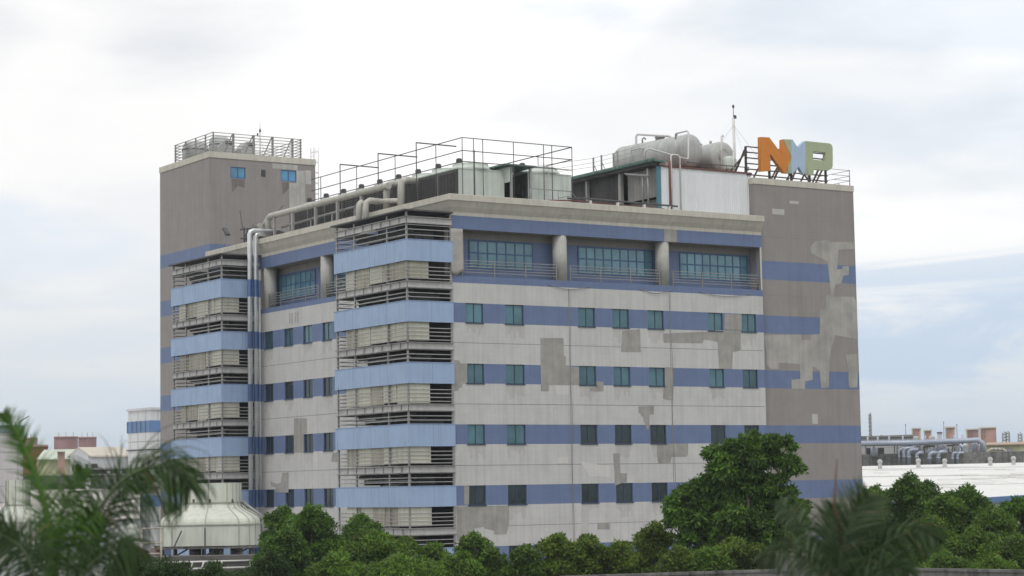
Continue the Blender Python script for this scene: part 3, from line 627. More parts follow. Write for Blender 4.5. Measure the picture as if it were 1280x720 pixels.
for x in (10.8, 13, 15.2, 17.3): c = MB(); c.box((x - .06, .05, 25.35), (x + .06, .25, 25.68)); c.build('foot', M['pinkpipe'], o)
# header pipe on posts along the side
o = thing('header_pipe', (.5, 17, 24.9), 'long cream header pipe on posts along the roof side before the louvred units', 'pipe')
c = MB(); c.tube([(.55, 26.55, 25.6), (.55, 26.55, 26.8), (.55, 26.42, 27.02), (.55, 26.1, 27.12), (.55, 8.8, 27.12)], .23, 14); c.tube([(.55, 26.3, 27.05), (.55, 27.2, 26.6), (1.6, 27.6, 26.3)], .2, 10); c.build('pipe', M['pipe_cream'], o)
for y in (9.3, 7.4): c = MB(); c.tube([(1.9, y, 27.3), (1.1, y, 27.38), (.75, y, 27.2), (.7, y, 26.8), (.7, y, 24.9)], .24, 12); c.build('drop_bend', M['pipe_cream'], o)
for y in (25.2, 22.3, 18.8, 15.6, 12.2): c = MB(); c.box((.3, y - .09, 24.9), (.48, y + .09, 26.88)); c.build('post', M['steel'], o)
c = MB(); c.tube([(.9, 25, 26.2), (.9, 10.5, 26.45)], .09, 8); c.tube([(.9, 24, 25.7), (.9, 12, 25.7)], .07, 8)
for y in (23.8, 20.5, 17.3, 14.1): c.tube([(.9, y, 24.9), (.9, y, 26.3), (1.9, y, 26.5)], .08, 8)
c.build('branch_pipe', M['steel'], o)
o = thing('valve_skid', (1, 27.6, 24.9), 'dark cluster of valves and brackets at the far end of the header pipe', 'valve rack')
c = MB(); c.box((.4, 28.0, 25.0), (2.6, 30.0, 26.3)); c.bar((.3, 28.1, 26.4), (2.4, 27.6, 27.7), .1); c.build('cabinet', M['shedwall'], o)
c = MB()
for k in range(6): c.tube([(.3, 27.5 + .5 * k, 25), (.3, 27.5 + .5 * k, 26.5 + .12 * (k % 3))], .06, 6)
c.tube([(.2, 27.2, 26.4), (.2, 30.4, 26.6)], .06, 6); c.tube([(.2, 27.2, 25.8), (.2, 30.4, 25.9)], .06, 6); c.bar((.2, 30.0, 26.5), (.2, 30.5, 28.0), .05); c.bar((1.6, 28, 27.3), (2.6, 28, 28.3), .05)
c.build('rack', M['steel_d'], o)
c = MB(); c.lathe([(.2, -.08), (.2, .08)], (.2, 27.2, 26.5), 16, axis=(0, 1, 0)); c.build('flange', M['pipe_cream'], o)
# cream pipes going down beside the front bay
for y0, sgn, lab in ((10.2, 1, 'left one of the two cream pipes bending down over the roof edge'), (9.25, -1, 'right one of the two cream pipes bending down over the roof edge')):
    o = tag(MB().tube([(-.9 + (1.1 if sgn < 0 else .35), y0 + (.0 if sgn < 0 else .45), 26.1), (-.62, y0 + (.0 if sgn < 0 else .2), 26.12), (-.9, y0, 25.95), (-.95, y0, 25.6), (-.95, y0, 24.28)], .21, 14).build('drop_pipe', M['pipe_cream']), lab, 'pipe', 'cream pipes over the roof edge')
o = tag(MB().tube([(.1, 9.25, 26.1), (.5, 8.2, 26.05), (.72, 7.4, 25.95)], .17, 12).build('branch_pipe', M['pipe_cream']), 'short cream pipe lying on the roof edge beside the drop pipes', 'pipe')
# silver risers by the far bay
for (x, lab) in ((-1.22, 'silver clad riser pipe at the far bay, left of the pair'), (-.75, 'silver clad riser pipe at the far bay, right of the pair')):
    z = 25.95 if x < -1 else 25.75
    tag(MB().tube([(1.2, 26.0 + (x + 1) * .6, z), (x + .3, 26.0, z), (x + .08, 26.0, z - .08), (x, 26.0, z - .3), (x, 26.0, 0.1)], .185, 14).build('riser_pipe', M['silver']), lab, 'pipe', 'silver riser pipes on the side wall')
tag(MB().tube([(-.30, 26.3, 23.1), (-.30, 26.3, 0.1)], .09, 10).build('rain_pipe', mat('pale_rainpipe', (.62, .62, .62), .4, .1, 2, .1, metal=.2, z_alt=([(z, z + 1.24) for z in (21.13, 17.36, 13.55, 9.75, 5.95, 2.15)], (.15, .24, .46)))), 'thin pale rain pipe beside the two silver risers', 'pipe')
# floodlight on the far end of the roof
o = thing('floodlight', (-.4, 34, 25.4), 'small floodlight on a thin pole at the far end of the roof edge', 'floodlight')
c = MB(); p0 = on_x(281, 311, -.4); p1 = on_x(281, 293, -.4); c.tube([p0 - Vector((0, 0, .1)), p1], .04, 6); c.build('pole', M['rail'], o)
c = MB(); c.obox(p1 + Vector((0, -.25, .18)), Vector((.16, 0, 0)), Vector((0, .34, .28)), Vector((0, .05, -.06))); c.build('lamp_head', M['steel_d'], o)
# tarpaulin draped over the corner column
c = MB(); n = 8
base = [(-.12, 23.25), (.78, 23.2)]
g_ = []
for i in range(13):
    tz = i / 12; row = []
    for k in range(n + 1):
        u = k / n; x = -.14 + .92 * u; z = 23.25 - 2.8 * tz - .12 * tz * math.sin(u * 5); y = -.075 - .045 * tz * math.sin(u * 8 + 1.5 * tz) - .05 * tz
        row.append(Vector((x, y, z)))
    g_.append(row)
c.v = [tuple(p) for row in g_ for p in row]
for i in range(12):
    for k in range(n): q = i * (n + 1) + k; c.f.append((q, q + 1, q + n + 2, q + n + 1)); c.m.append(0); c.s.append(True)
tg = c.build('tarpaulin', M['tarp']); tag(tg, 'grey tarpaulin draped down the corner column below the cornice', 'tarpaulin')
sm = tg.modifiers.new('thick', 'SOLIDIFY'); sm.thickness = .015
# ------------------------------------------------------------------ white shed with the tanks
sh = thing('rooftop_shed', (17, 1, 24.9), 'white corrugated rooftop shed with an open dark side, next to the right tower', 'shed')
X0, X1, Y0, Y1 = 16.95, 25.2, 1.0, 11.5
c = MB(); k = X0 + .35; ztop = lambda x: 28.60 - .0 * x
n = int((X1 - X0 - .35) / .17)
for i in range(n):
    a = X0 + .35 + (X1 - X0 - .35) * i / n; b = X0 + .35 + (X1 - X0 - .35) * (i + .5) / n; d = X0 + .35 + (X1 - X0 - .35) * (i + 1) / n
    c.face([(a, Y0, 25.0), (b, Y0 - .05, 25.0), (b, Y0 - .05, 28.5), (a, Y0, 28.5)]); c.face([(b, Y0 - .05, 25.0), (d, Y0, 25.0), (d, Y0, 28.5), (b, Y0 - .05, 28.5)])
c.box((X0 + .35, Y0 + .02, 25.0), (X1, Y0 + .1, 28.5)); c.build('front_cladding', M['corr'], sh)
c = MB(); c.box((X0 + .36, Y0 - .1, 28.5), (X1, Y1, 28.6)); c.build('roof_deck', M['rust'], sh)
c = MB(); c.box((X0 - .55, Y0 - .3, 28.78), (X0 + .5, Y1 + .4, 28.9)); c.box((X0 - .58, Y0 - .4, 28.86), (X0 - .4, Y1 + .4, 28.98)); c.build('eave_sheet', M['green_edge'], sh)
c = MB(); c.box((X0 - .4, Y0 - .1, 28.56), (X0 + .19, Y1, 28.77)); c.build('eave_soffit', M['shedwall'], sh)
c = MB(); c.box((X0 + .3, Y0 + .12, 26.5), (X0 + .4, Y0 + 3.7, 28.49)); c.build('side_board', mat('pale_board', (.34, .33, .31), .8, .2, 1, .3), sh)
c = MB(); c.box((X0 + .9, Y0 + .12, 25), (X0 + .98, Y0 + 4.5, 26.48)); c.build('inner_board', M['cement'], sh)
c = MB(); c.box((X0 + .2, Y0 + 4.4, 25.9), (X0 + .28, Y1, 28.77)); c.build('side_board', M['shedwall'], sh)
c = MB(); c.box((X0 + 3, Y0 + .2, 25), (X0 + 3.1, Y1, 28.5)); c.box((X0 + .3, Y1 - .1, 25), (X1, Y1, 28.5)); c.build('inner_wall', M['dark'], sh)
c = MB(); c.box((X0 + .02, Y0 - .04, 24.95), (X0 + .33, Y0 + .12, 28.5)); c.build('corner_post', M['teal'], sh)
c = MB(); c.box((X0 - .1, Y0 + 4.0, 25), (X0 + .15, Y0 + 4.3, 28.55)); c.box((X0 - .12, Y0 + 8, 25), (X0 + .1, Y0 + 8.2, 28.55)); c.build('frame_post', M['steel'], sh)
c = MB(); c.tube([(X0 + 1.05, Y0 - .14, 24.95), (X0 + 1.05, Y0 - .14, 28.9)], .09, 8); c.build('rust_downpipe', M['rust'], sh)
c = MB(); c.tube([(X0 - .3, Y0 + .6, 25), (X0 - .3, Y0 + .6, 28.4)], .08, 8); c.tube([(X0 - .3, Y0 + 1.2, 25), (X0 - .3, Y0 + 1.2, 28.0), (X0 - .3, Y0 + 3, 28.3)], .07, 8); c.build('steel_pipe', M['rail'], sh)
c = MB(); c.bar((X0 - .35, Y0 + .4, 27.9), (X0 - .3, Y0 + 3.2, 28.4), .1); c.build('eave_brace', M['steel'], sh)
# pipe loop standing in front of the shed
o = thing('pipe_loop', (18, .75, 25), 'thin white pipe loop standing before the white shed front below the tanks', 'pipe')
c = MB(); c.tube([(16.3, 1.4, 28.9), (16.3, 1.4, 29.55), (16.5, 1.2, 29.7), on_y(859, 199, .85), on_y(860.5, 197, .85), on_y(860.5, 166, .85), on_y(859, 163.6, 1.0), on_y(846, 166.5, 3.0), on_y(844.5, 168, 3.2), on_y(844.7, 174, 3.2)], .065, 8); c.build('pipe', M['pinkpipe'], o)
c = MB(); c.tube([(18.05, .8, 25.1), (18.05, .8, 29.25), (18.2, .8, 29.35), (18.65, .8, 29.35), (18.8, .8, 29.2), (18.8, .8, 25.1)], .055, 8); c.build('loop', M['pinkpipe'], o)
def tank(c0, c1, R, label):
    c0 = Vector(c0); c1 = Vector(c1); ax = (c1 - c0).normalized(); L = (c1 - c0).length
    o = thing('storage_tank', (c0.x, c0.y, c0.z - R), label, 'tank', 'storage tanks on the rooftop shed')
    b = MB(); dome = [(R * math.sin(a), -R * .38 * math.cos(a)) for a in [math.pi / 2 * k / 6 for k in range(0, 7)]]; dome[0] = (.02, dome[0][1])
    dome2 = [(r, L - h) for r, h in reversed(dome)]
    b.lathe(dome + dome2, c0, 40, axis=ax); 
    for q in (.02, .33, .66, .98): b.lathe([(R * 1.004, L * q - .02), (R * 1.006, L * q), (R * 1.004, L * q + .02)], c0, 40, axis=ax)
    b.build('shell', M['tank'], o)
    for q in (.2, .8):
        p = c0 + ax * L * q; s = MB(); s.obox(p - Vector((0, 0, R * .85)), RHx * R * .8, ax * .15, Vector((0, 0, R * .30))); s.build('saddle', M['steel'], o)
    m = MB(); p = c0 + ax * L * .45; m.lathe([(.32, R * .93), (.32, R + .14), (.38, R + .14), (.38, R + .2)], p, 16); m.build('manhole', M['steel'], o)
    m = MB(); p = c0 + ax * L * .72; m.tube([p + Vector((0, 0, R - .05)), p + Vector((0, 0, R + .3)), p + Vector((.15, 0, R + .42)), p + Vector((.3, 0, R + .3))], .06, 8); p = c0 + ax * L * .2; m.tube([p + Vector((0, 0, R - .05)), p + Vector((0, 0, R + .22))], .09, 8); m.tube([p + Vector((.3, .4, R - .1)), p + Vector((.3, .4, R + .25))], .06, 8)
    m.build('nozzle', M['steel'], o)
    return o
RHx = Vector((1, 0, 0))
tank((21.9, 3.6, 30.32), (21.1, 10.2, 30.32), 1.16, 'grey horizontal storage tank with a dished end, left of the two on the shed')
t2 = tank((24.75, 3.6, 30.05), (24.5, 9.5, 30.05), 1.10, 'grey horizontal storage tank with a bolted end cover, right of the two on the shed')
c = MB(); c.lathe([(.46, -.47), (.46, -.40), (.3, -.37)], (24.55, 3.6, 30.15), 24, axis=(0, 1, 0)); 
for k in range(10): a = k * .628; c.lathe([(.05, -.53), (.05, -.46)], (24.55 + .38 * math.cos(a), 3.6, 30.15 + .38 * math.sin(a)), 6, axis=(0, 1, 0))
c.build('end_cover', M['tank'], t2)
o = thing('vent_pipe', (19.5, 8.5, 28.7), 'tall white vent pipe arch rising behind the left tank', 'pipe')
a, b, d = on_y(795, 196, 8.5), on_y(795, 168, 8.5), on_y(838, 171, 6.0)
c = MB(); c.tube([Vector((a.x, a.y, 28.7)), b - Vector((0, 0, .15)), b + Vector((.1, -.05, 0)), d - Vector((.2, 0, -.03)), d, d - Vector((0, 0, .45))], .09, 8); c.build('pipe', M['pinkpipe'], o)
o = tag(MB().tube([on_y(902, 212, 2.2), on_y(902, 171, 2.2), on_y(903, 169, 2.2), on_y(904, 171, 2.2)], .07, 8).build('vent_pipe', M['white_paint']), 'thin upright vent pipe in front of the right tank', 'pipe')
o = thing('tank_platform', (19.2, 8, 28.7), 'little steel access platform with a ladder at the left end of the tanks', 'platform')
p = on_y(800, 200, 7); c = MB()
for dx in (0, .5): c.tube([(p.x + dx, 7, 28.7), (p.x + dx, 7, 30.8)], .035, 6); c.tube([(p.x + dx, 8, 28.7), (p.x + dx, 8, 30.8)], .035, 6)
c.tube([(p.x, 7, 30.8), (p.x + 1.0, 7, 30.8)], .035, 6); c.tube([(p.x, 8, 30.8), (p.x, 7, 30.8)], .035, 6); c.build('guard_rail', M['rail'], o)
c = MB(); c.box((p.x - .05, 6.95, 29.9), (p.x + .9, 8.05, 29.96)); c.build('deck', M['steel'], o)
c = MB()
for k in range(5): c.box((p.x - .3 + .05 * k, 6.9, 28.8 + .25 * k), (p.x + .1 + .05 * k, 7.0, 28.84 + .25 * k))
c.build('step', M['steel'], o)
o = tag(MB().lathe([(.5, 0), (.52, .1), (.52, .75), (.4, .95), (.1, 1.02)], on_y(912, 213, 3.0), 20).build('small_tank', M['unit']), 'small pale green drum tank beside the mast at the right end of the shed roof', 'tank')
o = thing('shed_roof_rail', (22, .9, 28.6), 'low thin guard rail along the front edge of the shed roof', 'guard rail')
c = MB(); c.tube([(19.5, .95, 28.95), (25.0, .95, 28.95)], .035, 6); c.build('rail', M['steel_d'], o)
for x in (20.6, 21.8, 23, 24.6): c = MB(); c.tube([(x, .95, 28.6), (x, .95, 29.1 if x < 21 else 28.95)], .03, 6); c.build('post', M['steel_d'], o)
c = MB(); c.tube([(23.6, .95, 28.6), (23.6, .95, 29.9)], .04, 6); c.build('tall_post', M['white_paint'], o)
# wire fence along the shed's left eave
o = thing('wire_fence', (16.4, 6, 28.9), 'low wire fence of thin leaning posts along the left eave of the shed', 'wire fence')
wp = [on_x(742, 212, 16.4), on_x(752, 209, 16.4), on_x(767, 206, 16.4), on_x(772, 205, 16.4)]
for p, hh in zip(wp, (.85, .85, .8, .9)): c = MB(); c.bar(p - Vector((0, 0, .3)), p + Vector((0, 0, hh)), .09); c.bar(p + Vector((0, -.4, -.2)), p + Vector((0, 0, hh * .5)), .04); c.build('post', M['steel'], o)
c = MB(); e = Vector((10.0, 1.2, 28.3)); f = on_x(800, 188, 16.4)
for q, zz in ((.8, 0), (.5, -.4), (.2, -.6)): c.tube([Vector((10.05, 5, 28.6 + zz)), wp[0] + Vector((0, 0, q)), wp[2] + Vector((0, 0, q)), f + Vector((0, 0, q - .5))], .012, 4)
c.build('wire', M['rail'], o)
# lattice mast
mb_ = Vector((25.4, 3.0, 28.6)); top = on_y(928, 136, 3.0)
o = thing('lattice_mast', mb_, 'slim white lattice mast between the tanks and the rooftop letters', 'mast')
c = MB(); H = top.z - 28.6; 
for k in range(3):
    a = k * 2.094; q = Vector((.09 * math.cos(a), .09 * math.sin(a), 0)); c.tube([mb_ + q, mb_ + q + Vector((0, 0, H * .86))], .022, 5)
for k in range(22):
    z = H * .86 * k / 22
    for j in range(3):
        a, b = j * 2.094, (j + 1) * 2.094
        c.bar(mb_ + Vector((.09 * math.cos(a), .09 * math.sin(a), z)), mb_ + Vector((.09 * math.cos(b), .09 * math.sin(b), z + H * .86 / 22)), .018)
c.build('lattice', M['white_paint'], o)
c = MB(); c.tube([mb_ + Vector((0, 0, H * .84)), mb_ + Vector((0, 0, H))], .025, 6); c.lathe([(.07, 0), (.09, .12), (.05, .22)], mb_ + Vector((0, 0, H)), 8); c.obox(mb_ + Vector((.14, 0, H * .87)), Vector((.10, 0, 0)), Vector((0, .04, 0)), Vector((0, 0, .12))); c.build('lightning_head', M['steel_d'], o)
for i, q in enumerate((.28, .55)):
    c = MB(); 
    for ang in (2.6, -.4, 4.4): c.tube([mb_ + Vector((0, 0, H * .75)), mb_ + Vector((2.6 * math.cos(ang), 2.6 * math.sin(ang), .2))], .008, 4)
    if i == 0: c.build('guy_wire', M['rail'], o)
# ------------------------------------------------------------------ the rooftop letters
SGY = .55
sg = thing('rooftop_sign', (28.5, SGY, 28.2), 'rooftop sign of big orange, light blue and green letters on a dark frame', 'sign')
ZS = ((920, 130), 6.0)
def letter(pts, m_, name, holes=None, yo=0, dep=.30):
    q = [on_y(x, y, SGY) for x, y in zp(*ZS, pts)]; c = MB(); 
    if holes is None: c.prism([p + Vector((0, -yo, 0)) for p in q], (0, dep, 0), 0)
    else:
        h = [on_y(x, y, SGY) for x, y in zp(*ZS, holes)]
        # outline with a window: built as a ring between outline and hole
        outer = [Vector(p) + Vector((0, -yo, 0)) for p in q]; inner = [Vector(p) + Vector((0, -yo, 0)) for p in h]
        c2 = sum(inner, Vector()) / len(inner)
        def near(p): return min(range(len(inner)), key=lambda i: (inner[i] - p).length)
        idx = [near(p) for p in outer]; ey = Vector((0, dep, 0))
        for off in (Vector(), ey):
            for i in range(len(outer)):
                j = (i + 1) % len(outer); a, b = idx[i], idx[j]
                if a == b: c.face([outer[i] + off, outer[j] + off, inner[a] + off])
                else:
                    c.face([outer[i] + off, outer[j] + off, inner[b] + off, inner[a] + off])
        for L_ in (outer, inner):
            for i in range(len(L_)): j = (i + 1) % len(L_); c.face([L_[i], L_[j], L_[j] + ey, L_[i] + ey])
    return c.build(name, m_, sg)
letter([(182, 247), (250, 250), (346, 378), (345, 268), (352, 266), (413, 398), (375, 518), (362, 517), (256, 372), (256, 500), (188, 506)], M['orange'], 'letter')
xo = letter([(413, 266), (424, 266), (462, 326), (512, 278), (522, 278), (522, 532), (505, 527), (470, 470), (430, 521), (415, 520), (415, 398)], M['ltblue'], 'letter', yo=.004)
c = MB(); 
for pts in ([(353, 264), (412, 266), (414, 396), (411, 390)], [(413, 402), (414, 520), (377, 519)]):
    c.prism([on_y(x, y, SGY) + Vector((0, -.008, 0)) for x, y in zp(*ZS, pts)], (0, .29, 0))
c.build('overlap_facet', M['olive'], xo)
letter([(523, 278), (580, 283), (625, 288), (700, 295), (716, 304), (725, 325), (726, 400), (725, 468), (718, 485), (700, 496), (670, 497), (583, 490), (582, 532), (523, 532), (523, 420), (523, 355)], M['olive'], 'letter',
       holes=[(578, 354), (625, 358), (671, 363), (671, 392), (671, 426), (625, 421), (578, 417), (578, 385)], yo=.002)
fr = MB(); yb = SGY + .36
zb0, zb1 = 28.2, 30.42
for k in range(6):
    z = zb0 + .25 + (zb1 - zb0 - .25) * k / 5; fr.box((24.75, yb, z - .04), (32.2, yb + .07, z + .04))
for x in (24.8, 26.9, 28.9, 30.6, 32.12): fr.box((x - .07, yb + .08, zb0), (x + .07, yb + .2, zb1 + .03))
for x in (25.3, 26.9, 28.3, 29.6, 31.0): fr.bar((x, yb - .02, 28.22), (x + .75, yb - .02, 29.35), .09)
fr.bar((28.5, SGY - .06, 28.3), (29.3, SGY + .2, 29.5), .1); fr.bar((30.0, SGY - .06, 28.3), (29.25, SGY + .2, 29.5), .1)
for x in (24.8, 28.5, 32.1): fr.bar((x, yb + .15, zb1 - .1), (x, yb + 1.8, 28.2), .1)
fr.bar((24.8, yb, 30.1), (23.6, yb + .3, 28.7), .1); fr.bar((24.9, yb, 28.8), (24.1, yb + .2, 28.25), .09)
fr.build('frame', mat('rusty_frame', (.105, .075, .075), .8, .3, 3), sg)
o = thing('parapet_rail', (33, .6, 28.18), 'thin guard rail on the tower parapet right of the rooftop letters', 'guard rail')
c = MB()
for z in (28.55, 28.9, 29.3): c.tube([(32.3, .55, z), (34.0, .55, z)], .02, 5); c.tube([(34.0, .55, z), (34.0, 5, z)], .02, 5)
c.build('rail', M['rail'], o)
for x, h in ((33.95, 1.15), (32.9, .15)): c = MB(); c.tube([(x, .55, 28.15), (x, .55, 28.2 + h)], .035, 6); c.build('post', M['rail'], o)
for x in (29.9, 28.1): c = MB(); c.tube([(x, .42, 28.18), (x, .42, 29.2)], .03, 6); c.build('post', M['rail'], o)

# ------------------------------------------------------------------ on the left tower
o = thing('roof_balustrade', (.7, 36, 33.2), 'grey horizontal bar balustrade round the roof of the left tower', 'balustrade')
YB, XB = 35.95, .62
c = MB(); zz = [33.42 + k * .235 for k in range(7)]
for z in zz:
    c.box((XB, YB, z - .025), (8.25, YB + .05, z + .025)); c.box((XB - .05, YB, z - .025), (XB, 43.2, z + .025))
    c.box((XB, 43.15, z - .025), (8.25, 43.2, z + .025)); c.box((8.25, YB, z - .025), (8.3, 43.2, z + .025))
c.build('bar', M['steel'], o)
for x in (.64, 2.35, 4.1, 5.75, 7.5, 8.22):
    c = MB(); wd = .05 if x in (.64, 8.22) else .085; c.box((x - wd, YB + .06, 33.2), (x + wd, YB + .14, 34.88)); c.build('post', M['steel'], o)
for x in (2.3, 4.05, 5.7, 7.45): c = MB(); c.bar((x - .75, YB + .2, 33.2), (x, YB + .2, 34.8), .07); c.build('brace', M['steel'], o)
for y in (37.5, 39.3, 41.2, 43.15): c = MB(); c.box((XB - .0, y - .07, 33.2), (XB + .08, y + .07, 34.86)); c.build('post', M['steel'], o)
for (x, y, r, lab) in ((1.6, 41.4, 1.05, 'grey domed fan housing at the back corner of the left tower roof'), (2.2, 38.2, .85, 'grey domed fan housing near the front corner of the left tower roof')):
    o = thing('fan_housing', (x, y, 32.9), lab, 'fan', 'fan housings on the left tower roof')
    c = MB(); c.lathe([(r, 0), (r, 1.3), (r * .95, 1.75), (r * .7, 2.0), (.05, 2.08)], (x, y, 32.9), 24); c.build('casing', M['tank'], o)
    c = MB(); c.lathe([(r * 1.02, .3), (r * 1.04, .34), (r * 1.02, .38)], (x, y, 32.9), 24); c.lathe([(r * 1.02, 1.3), (r * 1.04, 1.34), (r * 1.02, 1.38)], (x, y, 32.9), 24); c.build('band', M['steel_d'], o)
for (px, lab) in ((279, 'slanted grey duct hood behind the left tower balustrade, left of two'), (307, 'slanted grey duct hood behind the left tower balustrade, right of two')):
    b = on_y(px, 195, 37.5)
    o = thing('duct_hood', (b.x, 37.5, 32.9), lab, 'duct', 'duct hoods on the left tower roof')
    c = MB(); c.prism([Vector((b.x - .6, 37.1, 32.9)), Vector((b.x + .6, 37.1, 32.9)), Vector((b.x + .65, 37.1, 34.5)), Vector((b.x - .1, 37.1, 34.5)), Vector((b.x - .6, 37.1, 33.9))], (0, 1.2, 0)); c.build('hood', M['tank'], o)
    c = MB(); c.box((b.x - .0, 37.05, 34.2), (b.x + .6, 37.1, 34.42)); c.build('outlet', M['steel_d'], o)
o = thing('weather_antenna', (6.5, 39.5, 32.9), 'thin weather antenna with small sensors on the left tower roof', 'antenna')
b = on_y(325, 190, 39.5); t = on_y(325, 152, 39.5)
c = MB(); c.tube([Vector((b.x, 39.5, 32.9)), t - Vector((0, 0, .5))], .05, 6); c.tube([t - Vector((0, 0, .6)), t], .018, 5); c.build('mast', M['pinkpipe'], o)
c = MB(); c.lathe([(.07, 0), (.09, .1), (.07, .22)], t - Vector((0, 0, .85)), 8); c.lathe([(.06, 0), (.07, .1), (.05, .2)], t - Vector((.22, 0, 1.15)), 8); c.bar(t - Vector((.25, 0, 1.2)), t - Vector((0, 0, 1.2)), .04); c.build('sensor', M['steel_d'], o)
c = MB()
for ang in (.5, 2.6, 4.7): c.tube([t - Vector((0, 0, 1.3)), Vector((b.x + 1.4 * math.cos(ang), 39.5 + 1.4 * math.sin(ang), 33))], .008, 4)
c.build('guy_wire', M['rail'], o)
o = thing('caged_ladder', (9.6, 36, 27), 'pale caged ladder on the right side of the left tower', 'ladder')
c = MB()
for y in (36.0, 36.5): c.box((9.36, y - .025, 25.0), (9.40, y + .025, 34.3))
c.build('side_rail', M['white_paint'], o); c = MB()
for k in range(30): c.box((9.365, 36.02, 25.2 + .3 * k), (9.395, 36.48, 25.23 + .3 * k))
c.build('rung', M['white_paint'], o); c = MB()
for k in range(9):
    z = 27.2 + .85 * k; c.tube([(9.4, 35.95, z), (9.75, 35.98, z), (9.92, 36.25, z), (9.75, 36.52, z), (9.4, 36.55, z)], .02, 4)
for (x, y) in ((9.75, 35.98), (9.92, 36.25), (9.75, 36.52)): c.tube([(x, y, 27.2), (x, y, 34.3)], .018, 4)
c.build('cage', M['white_paint'], o)
# ------------------------------------------------------------------ cooling towers in the yard
def cooling_tower(px, pytop, pysh, pybot, wt, wb, D, label, plat=True):
    c0 = at(px, pybot, D); s = D / FPX; zb = c0.z; zt = at(px, pytop, D).z; zs_ = at(px, pysh, D).z
    o = thing('cooling_tower', (c0.x, c0.y, 0), label, 'cooling tower')
    Rt, Rb = wt * s / 2, wb * s / 2; H = zt - zb; n = 16
    sq = []                                                   # rounded square rings
    def ring(r, z, k=.35):
        pts = []
        for i in range(48):
            a = 2 * math.pi * i / 48 + math.pi / 4; ca, sa = math.cos(a), math.sin(a); e = .42
            x = math.copysign(abs(ca) ** e, ca); y = math.copysign(abs(sa) ** e, sa)
            pts.append(Vector((c0.x, c0.y, z)) + (RH * x + FH * y) * r)
        return pts
    neck = zb + H * .69; zsh = zs_
    f = lambda q: zsh + (neck - zsh) * q
    g_ = lambda q: Rt + (Rb - Rt) * q
    prof = [(Rb, zb), (Rb, zsh), (g_(.985), f(.12)), (g_(.93), f(.24)), (g_(.84), f(.33)), (g_(.66), f(.44)), (g_(.46), f(.55)), (g_(.28), f(.65)), (g_(.14), f(.76)), (g_(.07), f(.88))]
    prof += [(Rt * 1.045, neck), (Rt, neck + .02), (Rt, zt), (Rt * .95, zt), (Rt * .95, zt - .3)]
    b = MB(); rings = [ring(r, z) for r, z in prof]
    for a, e in zip(rings, rings[1:]):
        for i in range(48): b.face([a[i], a[(i + 1) % 48], e[(i + 1) % 48], e[i]], 0, False)
    b.face(rings[-1], 1)
    bo = b.build('shell', [M['unit_c'], M['dark']], o)
    for p in bo.data.polygons: p.use_smooth = False
    r = MB()
    for i in range(0, 48, 3):
        for a, e in zip(rings[:-3], rings[1:-2]):
            m0 = (a[i] - Vector((c0.x, c0.y, a[i].z))).normalized() * .02; r.bar(a[i] + m0, e[i] + m0, .05, .05)
    for zq, rq in ((zsh, Rb), (neck, Rt * 1.05)):
        q = ring(rq + .03, zq)
        for i in range(48): r.bar(q[i], q[(i + 1) % 48], .06)
    r.build('rib', M['rib'], o)
    if plat:
        l = MB()
        for dx in (-.9, -.3, .3, .9):
            for dy in (-.85, .85):
                p = Vector((c0.x, c0.y, 0)) + RH * dx * Rb + FH * dy * Rb; l.box(p - Vector((.1, .1, 0)), p + Vector((.1, .1, zb)))
        for dx in (-.9, -.3, .3): 
            p = Vector((c0.x, c0.y, zb - 1.0)) + RH * dx * Rb - FH * Rb * .86; l.bar(p, p + RH * Rb * .6 + Vector((0, 0, .95)), .09); 
        l.build('leg', M['steel_d'], o)
        bsn = MB(); bsn.obox(Vector((c0.x, c0.y, zb - 1.15)), RH * Rb * 1.02, FH * Rb * 1.02, Vector((0, 0, .14))); bsn.obox(Vector((c0.x, c0.y, zb - .1)), RH * Rb * .98, FH * Rb * .98, Vector((0, 0, .06))); bsn.build('basin', M['conc'], o)
        m = MB()
        for dx in (-.35, .05, .5): p = Vector((c0.x, c0.y, zb - 1.0)) + RH * dx * Rb; m.tube([p, p + Vector((0, 0, .95))], .35, 10)
        m.build('riser', M['steel'], o)
        k = MB(); pp0 = at(px - 37, pybot + .5, D) - FH * Rb * 1.08; k.bar(pp0, pp0 + RH * .42 + Vector((0, 0, .9)), .07); p2 = at(px + 0, pybot + 14, D) - FH * Rb * 1.05; k.bar(p2, p2 + Vector((0, 0, 1.7)), .05); k.build('prop', M['steel_d'], o)
        k = MB(); pa = at(px + 37, 627, D); pb = at(px + 62, 645, D); k.tube([pa, pb, pb - Vector((0, 0, 2.5))], .10, 8); k.build('feed_pipe', M['rail'], o)
        for dx in (-18, 2, 30): k = MB(); p2 = at(px + dx, 626, D) - FH * Rt * 1.06; k.obox(p2, RH * .06, FH * .04, Vector((0, 0, .1))); k.build('bracket', M['steel_d'], o)
    return o
M['unit_c'] = mat('cream_grp', (.60, .625, .545), .5, .10, .8, .12)
M['rib'] = mat('grp_joint', (.42, .43, .36), .6, .15)
cooling_tower(265.5, 604, 655, 681, 68, 122, 124, 'pale cream cooling tower with a square neck and flared skirt before the far bay')
cooling_tower(22, 600, 653, 700, 27, 66, 150, 'smaller cream cooling tower at the left edge behind the palm', plat=False)
o = thing('dome_tank', at(166, 690, 150) * 1.0, 'small cream dome topped tank left of the big cooling tower', 'tank')
p = at(166, 679, 150); o.location = (p.x, p.y, 0)
c = MB(); c.lathe([(.66, -p.z + .1), (.66, .55), (.6, .9), (.42, 1.2), (.2, 1.35), (.02, 1.4)], p, 20); c.build('shell', M['unit_c'], o)
c = MB()
for z in (.0, .55): c.lathe([(.68, z - .03), (.69, z), (.68, z + .03)], p, 20)
c.build('band', M['rib'], o)
